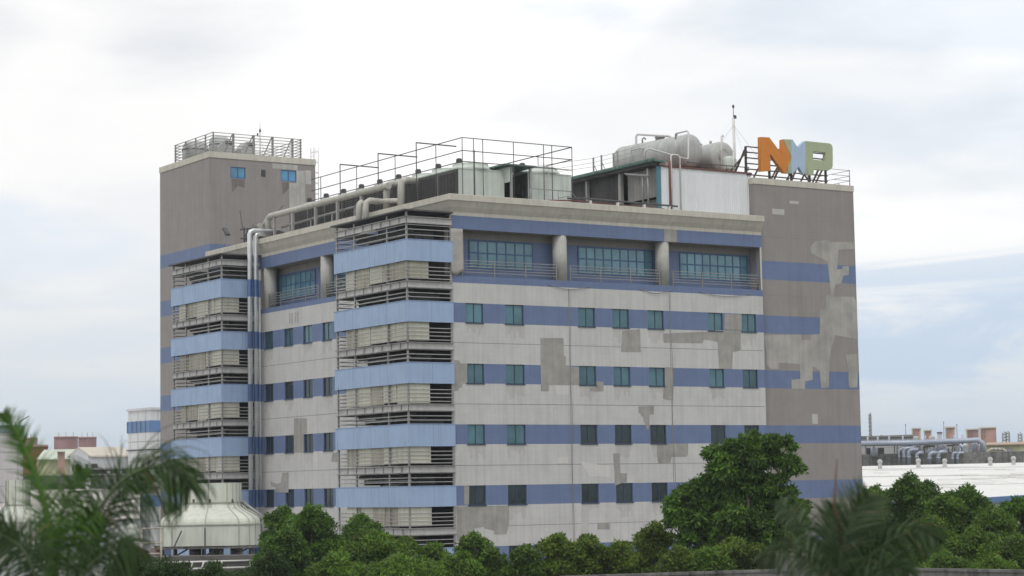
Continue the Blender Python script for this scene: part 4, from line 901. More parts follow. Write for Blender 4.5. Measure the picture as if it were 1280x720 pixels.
# yard railings
def rail_run(name, pts, D, hts, label, m='white_paint', posts=None, r=.045):
    o = thing(name, at(pts[0][0], pts[0][1], D), label, 'railing', 'white pipe railings by the cooling tower')
    c = MB()
    for a, b in hts: c.tube([at(*a, D), at(*b, D)], r, 6)
    c.build('rail', M[m], o)
    for a, b in posts: c = MB(); c.tube([at(*a, D), at(*b, D)], r * 1.1, 6); c.build('post', M[m], o)
rail_run('pipe_railing', [(150, 680)], 116, [((176, 661), (203, 660)), ((170, 679), (203, 678)), ((152, 693), (200, 692)), ((150, 705), (260, 702))], 'white and rusty pipe railing on the platform left of the cooling tower', 'rustywhite', [((177, 704), (177, 661)), ((202, 720), (201, 659)), ((151, 705), (151, 688))], .055)
rail_run('pipe_railing', [(240, 700)], 112, [((205, 703), (330, 700)), ((230, 711), (340, 708))], 'white pipe railing below the front of the cooling tower', 'white_paint', [((277, 709), (277, 701)), ((313, 718), (313, 700)), ((240, 712), (240, 702)), ((252, 711), (255, 702))])
o = tag(MB().obox(at(262, 697, 119), RH * 3.2, FH * 1.0, Vector((0, 0, .12))).obox(at(262, 697, 119) - Vector((0, 0, 1.4)), RH * 3.0, FH * .8, Vector((0, 0, 1.2))).build('service_platform', M['darkbg']), 'dark service platform under the front of the cooling tower', 'platform')
# low pipes and equipment left of the tower
o = thing('pump_set', at(188, 690, 122), 'cluster of rusty pumps and pipes left of the cooling tower', 'pumps')
for k in range(6):
    p = at(158 + 8 * k, 694 - 3 * (k % 3), 122); c = MB(); c.box(p - Vector((.18, .2, .8)), p + Vector((.15, .2, .25))); c.tube([p, p + Vector((.25, 0, .35)), p + Vector((.6, 0, .35))], .06, 6); c.build('pump', M['rust' if k % 2 else 'steel'], o)

# ------------------------------------------------------------------ perimeter wall
def wall_run(a, b, z, th=.22):
    a = Vector((a.x, a.y, 0)); b = Vector((b.x, b.y, 0)); d = (b - a).normalized(); n = Vector((-d.y, d.x, 0)); L = (b - a).length
    c = MB(); c.obox((a + b) / 2 + Vector((0, 0, z / 2 - .06)), d * L / 2, n * th / 2, Vector((0, 0, z / 2 - .06))); c.obox((a + b) / 2 + Vector((0, 0, z - .06)), d * L / 2, n * (th / 2 + .05), Vector((0, 0, .06)))
    return c
ZW = 3.1
wl = thing('boundary_wall', (0, 0, 0), 'weathered grey concrete boundary wall in front of the trees', 'wall')
pa, pb, pc_ = on_z(700, 720, ZW), on_z(1062, 708.5, ZW), on_z(1520, 716, ZW)
wl.location = (pb.x, pb.y, 0)
wall_run(pa, pb, ZW).build('wall_run', M['conc'], wl); wall_run(pb + (pc_ - pb).normalized() * .3, pc_, ZW - .004).build('wall_run', M['conc'], wl)

# ------------------------------------------------------------------ trees
def leaves(centers, radii, per_m2, L, W, droop=.5, inner=.25, up_bias=.15, squash=.85):
    P = []; 
    for c, r in zip(centers, radii):
        n = int(4 * math.pi * r * r * per_m2)
        d = rng.normal(size=(n, 3)); d /= np.linalg.norm(d, axis=1)[:, None]; d[:, 2] += up_bias; d /= np.linalg.norm(d, axis=1)[:, None]
        rr = r * np.where(rng.random(n) < inner, rng.uniform(.3, .85, n), rng.normal(.97, .09, n)); lump = 1 + .16 * np.sin(d[:, 0] * 7 + c[0] * 3) * np.sin(d[:, 1] * 6 + c[1]) + .12 * np.sin(d[:, 2] * 9 + d[:, 0] * 5 + c[2])
        p = np.array(c)[None] + d * (rr * lump)[:, None] * np.array([1, 1, squash]); P.append(np.hstack([p, d]))
    A = np.vstack(P); n = len(A); p, d = A[:, :3], A[:, 3:]
    ax = d * .6 + rng.normal(size=(n, 3)) * .55; ax[:, 2] -= droop * rng.uniform(.2, 1.4, n); ax /= np.linalg.norm(ax, axis=1)[:, None]
    sd_ = np.cross(ax, d + rng.normal(size=(n, 3)) * .5); sd_ /= np.linalg.norm(sd_, axis=1)[:, None] + 1e-9
    l = L * rng.uniform(.65, 1.3, n)[:, None]; w_ = W * rng.uniform(.7, 1.3, n)[:, None]
    V = np.stack([p, p + ax * l * .45 + sd_ * w_, p + ax * l, p + ax * l * .45 - sd_ * w_], axis=1).reshape(-1, 3)
    return V, n
def leafmesh(name, V, n, m, parent):
    me = bpy.data.meshes.new(name); me.vertices.add(4 * n); me.loops.add(4 * n); me.polygons.add(n)
    off = np.array(world_loc(parent)); me.vertices.foreach_set('co', (V - off).ravel()); me.loops.foreach_set('vertex_index', np.arange(4 * n)); me.polygons.foreach_set('loop_start', np.arange(n) * 4); me.polygons.foreach_set('loop_total', np.full(n, 4))
    me.update(); me.validate(); me.materials.append(m); o = bpy.data.objects.new(name, me); COL.objects.link(o); o.parent = parent
    return o
def tree(name, lobes, D, label, cat, mkey, group=None, per=150, L=.18, W=.03, depth=1.0, extra=.6, trunk=.16, droop=.5):
    """lobes: (px, py, radius in px) of the crown's clumps as seen; each is set at its own depth round D"""
    cs, rs_ = [], []; s = D / FPX
    for (x, y, r) in lobes:
        k = random.uniform(-.5, .5) * depth; dd = D + k; cs.append(at(x, y, dd)); rs_.append(r * s)
    wide = max(rs_); mx_, my_ = sum((c.x for c in cs)) / len(cs), sum((c.y for c in cs)) / len(cs)
    base = Vector((mx_, my_, 0)); o = thing(name, base, label, cat, group)
    core_c, core_r, sp_c, sp_r = [], [], [], []
    for c, r in list(zip(cs, rs_)):
        lob = [(c, r)]
        if random.random() < extra: lob.append((c + FH * random.uniform(.6, 1.4) * depth + Vector((random.uniform(-.3, .3), 0, random.uniform(-.4, .1) * r)), r * random.uniform(.8, 1)))
        for cc, r_ in lob:
            core_c.append(cc); core_r.append(r_ * .70)
            m = max(8, int(10 + 20 * r_))
            for q in range(m):
                v = Vector((random.gauss(0, 1), random.gauss(0, 1), random.gauss(.45, .8))).normalized(); k = r_ * random.uniform(.24, .44)
                sp_c.append(cc + v * (r_ * random.uniform(.62, .95))); sp_r.append(k)
            for q in range(3):
                v = Vector((random.gauss(0, 1), random.gauss(0, 1), random.gauss(.3, .8))).normalized(); sp_c.append(cc + v * (r_ * random.uniform(1.02, 1.3))); sp_r.append(r_ * random.uniform(.10, .18))
    V1, n1_ = leaves([tuple(c) for c in core_c], core_r, per * .45, L, W, droop)
    V2, n2_ = leaves([tuple(c) for c in sp_c], sp_r, per, L, W, droop, inner=.10, up_bias=.75, squash=.62)
    V = np.vstack([V1, V2]); n = n1_ + n2_
    leafmesh('crown', V, n, M[mkey], o)
    t = MB(); zc = min(c.z for c in cs); top = Vector((mx_, my_, max(zc * .75, 1.0)))
    t.tube([base, base + (top - base) * .5 + Vector((random.uniform(-.1, .1), random.uniform(-.1, .1), 0)), top], [trunk, trunk * .8, trunk * .65], 8)
    for c, r in sorted(zip(cs, rs_), key=lambda q: -q[1])[:9]: t.tube([top - Vector((0, 0, .2)), top.lerp(c, .55) + Vector((0, 0, -.15)), c], [trunk * .5, trunk * .34, trunk * .12], 6)
    t.build('trunk', M['trunk'], o)
    return o
# the big mango tree
big = [(945, 553, 12), (922, 560, 15), (962, 556, 14), (898, 572, 14), (982, 553, 8), (990, 561, 6), (935, 578, 20), (966, 576, 14), (886, 568, 8), (905, 594, 19), (944, 604, 22), (880, 613, 17), (975, 602, 10), (988, 580, 11), (999, 586, 7), (858, 624, 15), (842, 634, 13), (912, 626, 24), (950, 632, 24), (876, 646, 22), (852, 652, 16), (983, 622, 14), (990, 642, 16), (1003, 634, 9), (920, 660, 25), (960, 665, 24), (890, 675, 22), (862, 678, 16), (990, 668, 18), (930, 690, 22), (900, 700, 20), (970, 695, 20), (836, 640, 7), (1000, 655, 10)]
tree('mango_tree', big, 104, 'tall dense mango tree rising above all the others before the right half of the facade', 'tree', 'leaf_mango', per=130, depth=2.6, trunk=.3, L=.25, W=.048, extra=.4)
def crown(px, py, w, h, n=9):
    """a rounded crown px wide w and high h whose top is at (px, py)"""
    l = [(px + random.uniform(-.06, .06) * w, py + w * .20, w * .20), (px - w * .2, py + w * .34, w * .19), (px + w * .22, py + w * .36, w * .18)]
    for k in range(n):
        t = (k + .5) / n; ww = w * (.30 + .22 * min(1, t * 1.6))
        l.append((px + random.uniform(-1, 1) * ww * .8, py + w * .25 + t * h * .85, w * random.uniform(.15, .23)))
    l += [(px - w * .33, py + h * .6, w * .19), (px + w * .33, py + h * .55, w * .19), (px, py + h * .6, w * .25)]
    return l
T3 = [  # px, top y, width, height, depth, material, label
 (340, 690, 46, 60, 104, 'leaf_dark', 'low dark green bush at the foot of the cooling tower railing'),
 (352, 634, 44, 70, 112, 'leaf_mango', 'dark bushy tree beside the cooling tower, left of the front louvred bay'),
 (388, 632, 66, 90, 108, 'leaf_mango', 'tall dark rounded tree left of the front louvred bay'),
 (354, 662, 60, 70, 106, 'leaf_mango', 'broad dark tree low before the tall one left of the front bay'),
 (452, 645, 50, 60, 112, 'leaf_mango', 'dark tree close in front of the lower louvred bay'),
 (465, 664, 90, 75, 104, 'leaf_mid', 'bright green spreading tree in front of the louvred bay'),
 (505, 672, 54, 60, 107, 'leaf_mid', 'small green tree right of the bright one at the louvred bay'),
 (540, 678, 46, 60, 107, 'leaf_mid', 'loose green sapling below the right edge of the louvred bay'),
 (500, 695, 90, 50, 100, 'leaf_mid', 'low bright green shrub at the lower edge before the louvred bay'),
 (420, 690, 60, 50, 101, 'leaf_mid', 'low green shrub at the lower edge before the dark trees'),
 (591, 666, 34, 70, 108, 'leaf_mid', 'pointed slim tree below the facade corner'),
 (612, 684, 44, 60, 108, 'leaf_mid', 'small round green tree right of the pointed slim one'),
 (575, 690, 44, 50, 106, 'leaf_mid', 'low green tree left of the pointed slim one'),
 (658, 681, 42, 60, 108, 'leaf_mid', 'small dark round tree before the ground floor window'),
 (697, 669, 42, 70, 108, 'leaf_yel', 'small mango tree with an upright crown between two rounder ones'),
 (735, 670, 44, 70, 108, 'leaf_yel', 'small yellowish mango tree below the vertical wall joint'),
 (775, 678, 48, 60, 109, 'leaf_yel', 'small brownish tinged mango tree below the small grey wall patch'),
 (817, 654, 46, 90, 107, 'leaf_yel', 'taller yellow green mango tree left of the big dark one'),
 (850, 684, 44, 50, 101, 'leaf_yel', 'low yellow green mango tree at the foot of the big dark one'),
 (887, 683, 46, 50, 100, 'leaf_mid', 'bright green low tree before the trunk of the big dark one'),
 (918, 671, 44, 60, 101, 'leaf_yel', 'small pale mango tree before the big dark one'),
 (950, 680, 40, 50, 101, 'leaf_yel', 'low pale green tree right of the big dark one before the hut'),
 (1097, 607, 34, 80, 118, 'leaf_mid', 'slim green tree at the right corner of the tower'),
 (1115, 628, 46, 90, 116, 'leaf_mango', 'dark reddish tipped tree just right of the tower corner'),
 (1140, 596, 66, 80, 116, 'leaf_mango', 'round topped tree standing highest before the white roof'),
 (1180, 618, 50, 80, 112, 'leaf_mid', 'mid green tree right of the highest round topped one'),
 (1208, 608, 62, 80, 114, 'leaf_mango', 'dark rounded tree before the white roof'),
 (1245, 634, 56, 80, 110, 'leaf_mid', 'green tree below the blue gutter of the white roof'),
 (1276, 622, 42, 90, 112, 'leaf_mango', 'dark tree at the right edge of the picture'),
 (1125, 660, 60, 70, 104, 'leaf_mid', 'bright green tree low before the dark ones right of the tower'),
 (1168, 648, 64, 80, 106, 'leaf_mid', 'bright yellowish tree in the middle of the right hand grove'),
 (1215, 660, 62, 70, 104, 'leaf_mid', 'fresh green tree right of the yellowish one in the grove'),
 (1262, 668, 66, 70, 103, 'leaf_mid', 'fresh green tree low at the right edge behind the wall'),
 (1090, 680, 60, 60, 103, 'leaf_mid', 'low green tree behind the feathery palm on the right'),
 (1190, 690, 70, 50, 100, 'leaf_mid', 'low green shrub just behind the wall in the right grove'),
 (1040, 680, 60, 60, 104, 'leaf_mid', 'low green tree behind the left fronds of the right palm'),
 (1002, 672, 46, 60, 106, 'leaf_mango', 'dark low tree between the hut and the tower foot'),
 (1240, 694, 60, 40, 99, 'leaf_mid', 'low green shrub close behind the wall near the right edge'),
]
for (x, y, w_, h, D, mk, lab) in T3:
    w_ *= 1.3 if 560 < x < 960 else 1.18
    tree('mango_tree' if mk != 'leaf_mid' else 'shade_tree', crown(x, y, w_, h), D, lab, 'tree', mk, 'trees between the wall and the factory', per=150 if w_ < 50 else 120, depth=1.2, trunk=.1, L=.20, W=.038)
# ground cover that fills the gaps at the foot of the trees
def hedge(pts, label):
    cs = []; rs_ = []
    for (x, y, r, D) in pts: cs.append(tuple(at(x, y, D))); rs_.append(r * D / FPX)
    o = bpy.data.objects.new('shrubbery', None)
    return cs, rs_
cs, rs_ = [], []
for k in range(58):
    x = 300 + k * 17.2; 
    if 330 > x: continue
    D = random.uniform(112, 118); cs.append(tuple(at(x, 726 + random.uniform(-6, 4), D))); rs_.append(random.uniform(20, 27) * D / FPX)
V, n = leaves(cs, rs_, 26, .28, .06)
me = bpy.data.meshes.new('shrubbery'); me.vertices.add(4 * n); me.loops.add(4 * n); me.polygons.add(n)
me.vertices.foreach_set('co', V.ravel()); me.loops.foreach_set('vertex_index', np.arange(4 * n)); me.polygons.foreach_set('loop_start', np.arange(n) * 4); me.polygons.foreach_set('loop_total', np.full(n, 4)); me.update(); me.validate(); me.materials.append(M['leaf_dark'])
o = bpy.data.objects.new('shrubbery', me); COL.objects.link(o); tag(o, 'dark undergrowth filling the gaps below the trees', 'undergrowth', kind='stuff')
# dark bush masses lower left
for (x, y, w_, D, lab) in ((205, 695, 60, 60, 'dark blurred bush at the lower edge below the platform railing'), (262, 706, 70, 62, 'dark low bush at the lower edge before the cooling tower'), (310, 710, 60, 64, 'dark low bush at the lower edge right of the cooling tower'), (160, 690, 50, 58, 'dark bush at the lower edge right of the left palm')):
    tree('bush', crown(x, y, w_, 40, 6), D, lab, 'bush', 'leaf_dark', 'dark bushes at the lower left', per=200, depth=1, trunk=.06, L=.13, W=.018)
# hut roof behind the right palm
o = thing('small_hut', (0, 0, 0), 'small hut with a pale curved roof half hidden by the right palm', 'hut')
p = at(994, 697, 97); o.location = (p.x, p.y, 0); s = 97 / FPX
c = MB(); arc = [p + RH * (-19 + 38 * k / 10) * s + Vector((0, 0, (7 * math.sin(math.pi * k / 10) ** .6 + 2) * s)) for k in range(11)]; c.prism(arc, FH * 3.0); c.build('roof', mat('dusty_awning', (.42, .36, .29), .8, .2, 2), o)
c = MB(); c.obox(Vector((p.x, p.y, p.z / 2)) + FH * 1.5, RH * 17 * s, FH * 1.45, Vector((0, 0, p.z / 2))); c.build('wall', M['conc'], o)

# ------------------------------------------------------------------ palms in the foreground
def frond(parent, path, D, mkey, lw=1.0,  ll=.7, n=60, hang=.5, up=.0, dz=0.0, rr=.022, spread=1.0):
    pts = [at(x, y, D + dz * i) for i, (x, y) in enumerate(path)]
    # smooth the spine
    def cat(t):
        t = max(0, min(.9999, t)) * (len(pts) - 1); i = int(t); f = t - i; p = lambda k: pts[max(0, min(len(pts) - 1, k))]
        a, b, c, d = p(i - 1), p(i), p(i + 1), p(i + 2)
        return .5 * ((2 * b) + (c - a) * f + (2 * a - 5 * b + 4 * c - d) * f * f + (3 * b - a - 3 * c + d) * f ** 3)
    mb = MB(); sp = [cat(k / 24) for k in range(25)]
    mb.tube(sp, [rr * (1 - .8 * k / 24) for k in range(25)], 6, 1)
    for k in range(n):
        t = .12 + .88 * k / n; p = cat(t); tan = (cat(min(1, t + .02)) - cat(t - .02)).normalized()
        side = tan.cross(FH).normalized()                      # in the view plane, roughly up from the spine
        out = tan.cross(side).normalized()
        L = ll * (math.sin(math.pi * min(1, .18 + .78 * t)) ** .7) * random.uniform(.8, 1.1)
        for sgn in (-1, 1):
            d = (side * sgn * .75 * spread + out * random.uniform(-.8, .8) + tan * random.uniform(.45, .8) + Vector((0, 0, up))).normalized()
            w_ = .0085 * lw * random.uniform(.8, 1.2); q = p.copy(); prev = None; segs = 5; dd = d.copy()
            wd = dd.cross(FH).normalized() if abs(dd.dot(FH)) < .9 else RH
            b = len(mb.v)
            for s_ in range(segs + 1):
                ww = w_ * (1 - (s_ / segs) ** 2 * .95) * (1 if s_ else .5); mb.v.append(tuple(q - wd * ww)); mb.v.append(tuple(q + wd * ww))
                dd = (dd + Vector((0, 0, -hang * .32))).normalized(); q = q + dd * L / segs
                wd = dd.cross(FH + RH * .3).normalized()
            for s_ in range(segs): mb.f.append((b + 2 * s_, b + 2 * s_ + 1, b + 2 * s_ + 3, b + 2 * s_ + 2)); mb.m.append(0); mb.s.append(False)
    return mb.build('frond', [M[mkey], M['palm_b' if mkey == 'palm_b' else 'palm_p']], parent)
D = 22
p = at(60, 900, D); o = thing('palm_tree', (p.x, p.y, 0), 'blurred feathery palm close by at the left edge', 'palm tree', 'feathery palms in the foreground')
c = MB(); tp_ = at(66, 730, D); c.tube([Vector((p.x, p.y, 0)), Vector((p.x, p.y, 2.5)), tp_], [.16, .13, .10], 10); c.build('trunk', M['trunk'], o)
frond(o, [(92, 735), (112, 660), (148, 605), (190, 583), (222, 590), (238, 612)], D, 'palm', ll=.78, n=120, hang=1.25, rr=.028)
frond(o, [(100, 735), (118, 668), (150, 615), (186, 592)], D + .3, 'palm', ll=.55, n=70, hang=.35, up=.35)
frond(o, [(62, 735), (64, 680), (50, 610), (26, 552), (4, 516)], D, 'palm_b', ll=.38, n=90, hang=.30, rr=.055, up=.35)
frond(o, [(66, 735), (74, 670), (84, 620), (104, 585)], D + .5, 'palm_b', ll=.42, n=70, hang=.45, up=.2)
frond(o, [(50, 735), (30, 690), (0, 668), (-40, 665)], D - .5, 'palm', ll=.7, n=90, hang=1.2)
frond(o, [(90, 740), (120, 700), (150, 684), (172, 690)], D - .3, 'palm', ll=.55, n=90, hang=1.3)
frond(o, [(70, 740), (52, 705), (20, 672), (-8, 655)], D + .8, 'palm', ll=.5, n=80, hang=.6)
frond(o, [(90, 745), (84, 705), (96, 660), (122, 636)], D, 'palm_b', ll=.5, n=80, hang=.8)
D = 23
p = at(1050, 900, D); o = thing('palm_tree', (p.x, p.y, 0), 'blurred feathery palm close by at the lower right', 'palm tree', 'feathery palms in the foreground')
c = MB(); tp_ = at(1050, 745, D); c.tube([Vector((p.x, p.y, 0)), Vector((p.x, p.y, 2.5)), tp_], [.16, .13, .10], 10); c.build('trunk', M['trunk'], o)
frond(o, [(1046, 745), (1050, 700), (1060, 662), (1074, 636), (1086, 618)], D, 'palm_p', ll=.50, n=95, hang=.25, up=.25, rr=.014)
frond(o, [(1044, 745), (1040, 700), (1036, 665), (1042, 632)], D + .3, 'palm_p', ll=.42, n=70, hang=.3, up=.3, rr=.014)
frond(o, [(1052, 745), (1078, 705), (1112, 676), (1146, 664), (1172, 674)], D, 'palm', ll=.46, n=95, hang=.9, rr=.014)
frond(o, [(1050, 745), (1026, 700), (1000, 655), (974, 625)], D + .3, 'palm_p', ll=.32, n=60, hang=.7, rr=.014)
frond(o, [(1044, 745), (1018, 708), (985, 688), (948, 700)], D - .2, 'palm_p', ll=.36, n=80, hang=.9, rr=.014)
frond(o, [(1056, 750), (1090, 722), (1118, 710), (1136, 716)], D - .3, 'palm', ll=.40, n=70, hang=1.0, rr=.014)
frond(o, [(1050, 750), (1060, 715), (1084, 680), (1102, 655)], D + .2, 'palm_p', ll=.40, n=70, hang=.5, rr=.014)
c = MB(); c.tube([at(1052, 680, D), at(1043, 630, D), at(1046, 574, D)], [.02, .015, .006], 6); c.build('spear_leaf', mat('reddish_stalk', (.16, .08, .06), .7, .2), o)

# ------------------------------------------------------------------ background, right
def at_box(mb, x0, x1, y0, y1, D, dep, mi=0, zb=None):
    a = at(x0, y0, D); b = at(x1, y0, D); z1 = a.z * .5 + b.z * .5; lo = at((x0 + x1) / 2, y1, D).z if zb is None else zb
    d = ray(x1 if x1 < 640 else x0, 600); d.z = 0; d.normalize(); u = Vector((d.y, -d.x, 0))        # built square to the line of sight of its inner corner
    m_ = (a + b) / 2; m_.z = (z1 + lo) / 2; mb.obox(m_ + d * dep / 2, u * ((b - a).dot(u) / 2), d * dep / 2, Vector((0, 0, (z1 - lo) / 2)), mi); return mb
fh = thing('low_factory_hall', at(1200, 600, 190), 'long low hall with a pale flat roof and blue gutter right of the tower', 'building'); fh.location.z = 0
zE = 5.2; zR = 9.6
e0, e1 = on_z(1108, 630, zE), on_z(1330, 616, zE); r0_, r1_ = on_z(1040, 583.5, zR), on_z(1330, 577, zR)
c = MB(); NG = 16
c.v = [tuple(e0.lerp(e1, i / NG).lerp(r0_.lerp(r1_, i / NG), j / NG)) for j in range(NG + 1) for i in range(NG + 1)]
for j in range(NG):
    for i in range(NG): q = j * (NG + 1) + i; c.f.append((q, q + 1, q + NG + 2, q + NG + 1)); c.m.append(0); c.s.append(True)
for k, k2 in ((.30, .27), (.56, .55), (.83, .82)):
    a = e0.lerp(r0_, k); b = e1.lerp(r1_, k2); c.bar(a + Vector((0, 0, .03)), b + Vector((0, 0, .03)), (.13 if k < .5 else .2), .16, 1)
for k in range(22): q0 = e0.lerp(e1, random.random()); ii = random.uniform(.1, .9); a = e0.lerp(e1, ii); bq = r0_.lerp(r1_, ii); j = random.uniform(.1, .9); pq = a.lerp(bq, j); c.bar(pq + Vector((0, 0, .06)), pq + RH * random.uniform(2, 9) + Vector((0, 0, .06)), .35, .05, 1)
c.build('roof', [M['bgroof'], mat('roof_lap', (.60, .59, .57), .7, .1)], fh)
c = MB(); eo = (e1 - e0).normalized().cross(UP) * .28; c.bar(e0 + eo + Vector((0, 0, -.25)), e1 + eo + Vector((0, 0, -.25)), .3, .6); c.build('gutter', M['bgblue'], fh)
c = MB(); ed = (e1 - e0).normalized(); en = ed.cross(UP); m_ = (e0 + e1) / 2 - en * .3; c.obox(Vector((m_.x, m_.y, zE / 2 - .15)), ed * ((e1 - e0).length / 2), en * .15, Vector((0, 0, zE / 2 - .15))); c.build('wall', M['bggrey'], fh)
for (x, y, lab) in ((1100, 583, 'mushroom roof vent nearest the tower on the pale roof'), (1148, 582, 'mushroom roof vent below the pair of small duct bends'), (1181, 582, 'mushroom roof vent below the large twin duct bends'), (1238, 580, 'mushroom roof vent left of the cream pipe arch'), (1267, 579, 'mushroom roof vent right of the cream pipe arch')):
    p = at(x, y, 318); s = 318 / FPX; o = thing('roof_vent', p, lab, 'vent', 'vents on the pale hall roof')
    c = MB(); c.lathe([(2.6 * s, -.9), (2.6 * s, 4 * s)], p, 12); c.build('stack', M['tank'], o)
    c = MB(); c.lathe([(2.7 * s, 4 * s), (3.3 * s, 5 * s), (3.2 * s, 7 * s), (2 * s, 8.6 * s), (.2 * s, 9 * s)], p, 12); c.build('cowl', M['tank'], o)
D = 350; s = D / FPX
o = thing('plant_wall', at(1180, 580, D), 'long dark grey plinth wall behind the pale roof', 'wall'); o.location.z = 0
c = MB(); at_box(c, 1060, 1290, 566, 590, D, 1.0, zb=0); c.build('wall', M['conc'], o)
pb_ = thing('plant_building', at(1120, 570, D + 8), 'low pale plant building behind the large grey duct', 'building'); pb_.location.z = 0
c = MB(); at_box(c, 1060, 1145, 546, 600, D + 8, 10, zb=0); at_box(c, 1146, 1200, 553, 600, D + 9, 9, zb=0); c.build('wall', M['bggrey'], pb_)
c = MB(); at_box(c, 1058, 1147, 544.5, 546.5, D + 7.5, 11); c.build('roof', M['conc_floor'], pb_)
for x in (1082, 1097, 1113, 1131): c = MB(); at_box(c, x, x + 8, 560, 568, D + 7.8, .15); c.build('opening', M['dark'], pb_)
o = thing('roof_fan_rail', at(1090, 546, D + 8), 'thin rail with small dark fans on the plant building roof', 'rail')
c = MB(); c.tube([at(1070, 546, D + 8), at(1140, 543.5, D + 8)], .05, 5); c.build('rail', M['steel_d'], o)
for x in (1089, 1102, 1116, 1130): c = MB(); at_box(c, x - 1.2, x + 1.2, 544, 547, D + 8, .3); c.build('fan', M['fan'], o)
o = thing('main_duct', at(1160, 552, D), 'long thick blue grey ribbed duct running across above the plinth wall', 'duct')
c = MB(); pts = [at(1060, 555, D), at(1145, 553.5, D), at(1205, 551, D), at(1222, 550, D), at(1228, 554, D), at(1229, 566, D)]
c.tube(pts, 3.3 * s, 12); k = 0.0
for k in range(48): q = pts[0].lerp(pts[2], k / 47); c.lathe([(3.35 * s, -.08), (3.6 * s, 0), (3.35 * s, .08)], q, 12, axis=(pts[2] - pts[0]))
c.build('pipe', M['duct'], o)
for x in (1082, 1092, 1122, 1150, 1172, 1195, 1212): c = MB(); c.bar(at(x, 556, D), at(x, 568, D), .18); c.build('support', M['rail'], o)
def bend(x, y0, y1, dx, r, lab, m='duct', D=D - 1, grp='bent ducts before the plinth wall'):
    o = thing('duct_bend', at(x, y0, D), lab, 'duct', grp); c = MB()
    c.tube([at(x, y0, D), at(x, y1 + 3.5, D), at(x + dx * .12, y1 + 1, D), at(x + dx * .35, y1, D), at(x + dx, y1, D)], r * s, 10); c.build('pipe', M[m], o); c = MB(); c.lathe([(r * 1.25 * s, -.1), (r * 1.25 * s, .1)], at(x, (y0 + y1) / 2, D), 12); c.build('flange', M[m], o)
bend(1124, 581, 560, 18, 1.2, 'slim grey pipe bend at the left end of the duct group'); bend(1130, 581, 560, 12, 2.0, 'upright grey duct right of the slim left bend'); bend(1136, 581, 562, 12, 2.6, 'thick upright grey duct left of the small bend')
bend(1146, 577, 566, 8, 2.4, 'small grey duct bend turning right behind a mushroom vent'); bend(1162, 580, 566, 10, 2.6, 'left one of the twin thick duct bends'); bend(1173, 580, 565, 10, 2.8, 'right one of the twin thick duct bends')
bend(1191, 580, 566, 6, 1.7, 'left one of the slim duct bends near the middle'); bend(1197, 580, 566, 8, 1.9, 'right one of the slim duct bends near the middle')
o = thing('pipe_arch', at(1245, 570, D - 1), 'cream coloured pipe arch on the plinth wall at right', 'pipe'); c = MB(); c.tube([at(1235, 568, D - 1), at(1236, 563.5, D - 1), at(1239, 561.5, D - 1), at(1253, 561.5, D - 1), at(1257, 564, D - 1), at(1257.5, 578, D - 1)], 1.9 * s, 10); c.build('pipe', M['pipe_cream'], o)
c = MB(); 
for x in (1242, 1247, 1252): c.lathe([(2.2 * s, -.1), (2.2 * s, .1)], at(x, 561.5, D - 1), 10, axis=RH)
c.build('flange', M['steel'], o)
for (x, y0, y1, r, m_, lab) in ((1093, 571, 558, 4.6, 'duct', 'small grey blue upright tank under the big duct'), (1208, 571, 556, 5, 'houseW', 'pale cabinet tank among the ducts'), (1219, 571, 552, 3.4, 'duct', 'grey scrubber column left of the yellow building'), (1227, 571, 555, 3.0, 'houseW', 'pale scrubber column next to the yellow building'), (1145, 552, 545, 3.5, 'tank', 'small domed drum on top of the big duct, left one'), (1165, 552, 545, 4.0, 'pipe_cream', 'cream domed drum on top of the big duct, right one'), (1193, 553, 563 - 14, 2.2, 'duct', 'short grey stub on the big duct near the middle')):
    o = thing('process_tank', at(x, y0, D + 1), lab, 'tank', 'process tanks among the ducts'); h = (y0 - y1) * s
    c = MB(); c.lathe([(r * s, 0), (r * s, h * .85), (r * .7 * s, h * .97), (.05, h)], at(x, y0, D + 1), 14); c.build('shell', M[m_], o); c = MB(); c.lathe([(r * 1.05 * s, h * .3), (r * 1.05 * s, h * .36)], at(x, y0, D + 1), 14); c.build('band', M['steel'], o)
o = thing('steel_rack', at(1160, 565, D + 2), 'tangle of steel racks and thin pipes under the big duct', 'pipe rack')
c = MB()
for k in range(34): x = 1118 + k * 3.4; c.bar(at(x, 570, D + 2), at(x + random.uniform(-1, 3), 556 + random.uniform(0, 4), D + 2), .14)
for k in range(12): x = 1120 + random.uniform(0, 90); y = random.uniform(556, 568); c.tube([at(x, y, D + 1.5), at(x + random.uniform(6, 22), y + random.uniform(-1, 1), D + 1.5)], .16, 6)
c.build('rack', M['steel_d'], o); c = MB()
for k in range(26): x = 1118 + random.uniform(0, 100); y = random.uniform(557, 569); at_box(c, x, x + random.uniform(1.2, 4), y - random.uniform(1.5, 5), y, D + 1.0, .8)
c.build('cabinet_row', M['houseW'], o); c = MB()
for k in range(10): x = 1122 + random.uniform(0, 90); c = MB(); c.tube([at(x, 569.5, D + .5), at(x, 559 + random.uniform(0, 5), D + .5), at(x + random.uniform(3, 7), 557.5 + random.uniform(0, 4), D + .5)], .3, 8); c.build('pipe', M['duct'], o)
for k in range(9): x = 1082 + k * 15.5 + random.uniform(-3, 3); c = MB(); c.tube([at(x, 556, D + 2.5), at(x, 546 + random.uniform(-3, 1), D + 2.5)], .16, 6); c.build('stub_pipe', M['duct'], o)
yb_ = thing('yellow_building', at(1255, 570, 380), 'pale yellow building with a tan roof at the right edge', 'building'); yb_.location.z = 0
c = MB(); at_box(c, 1230, 1300, 556, 590, 380, 12, zb=0); c.build('wall', M['yellow'], yb_)
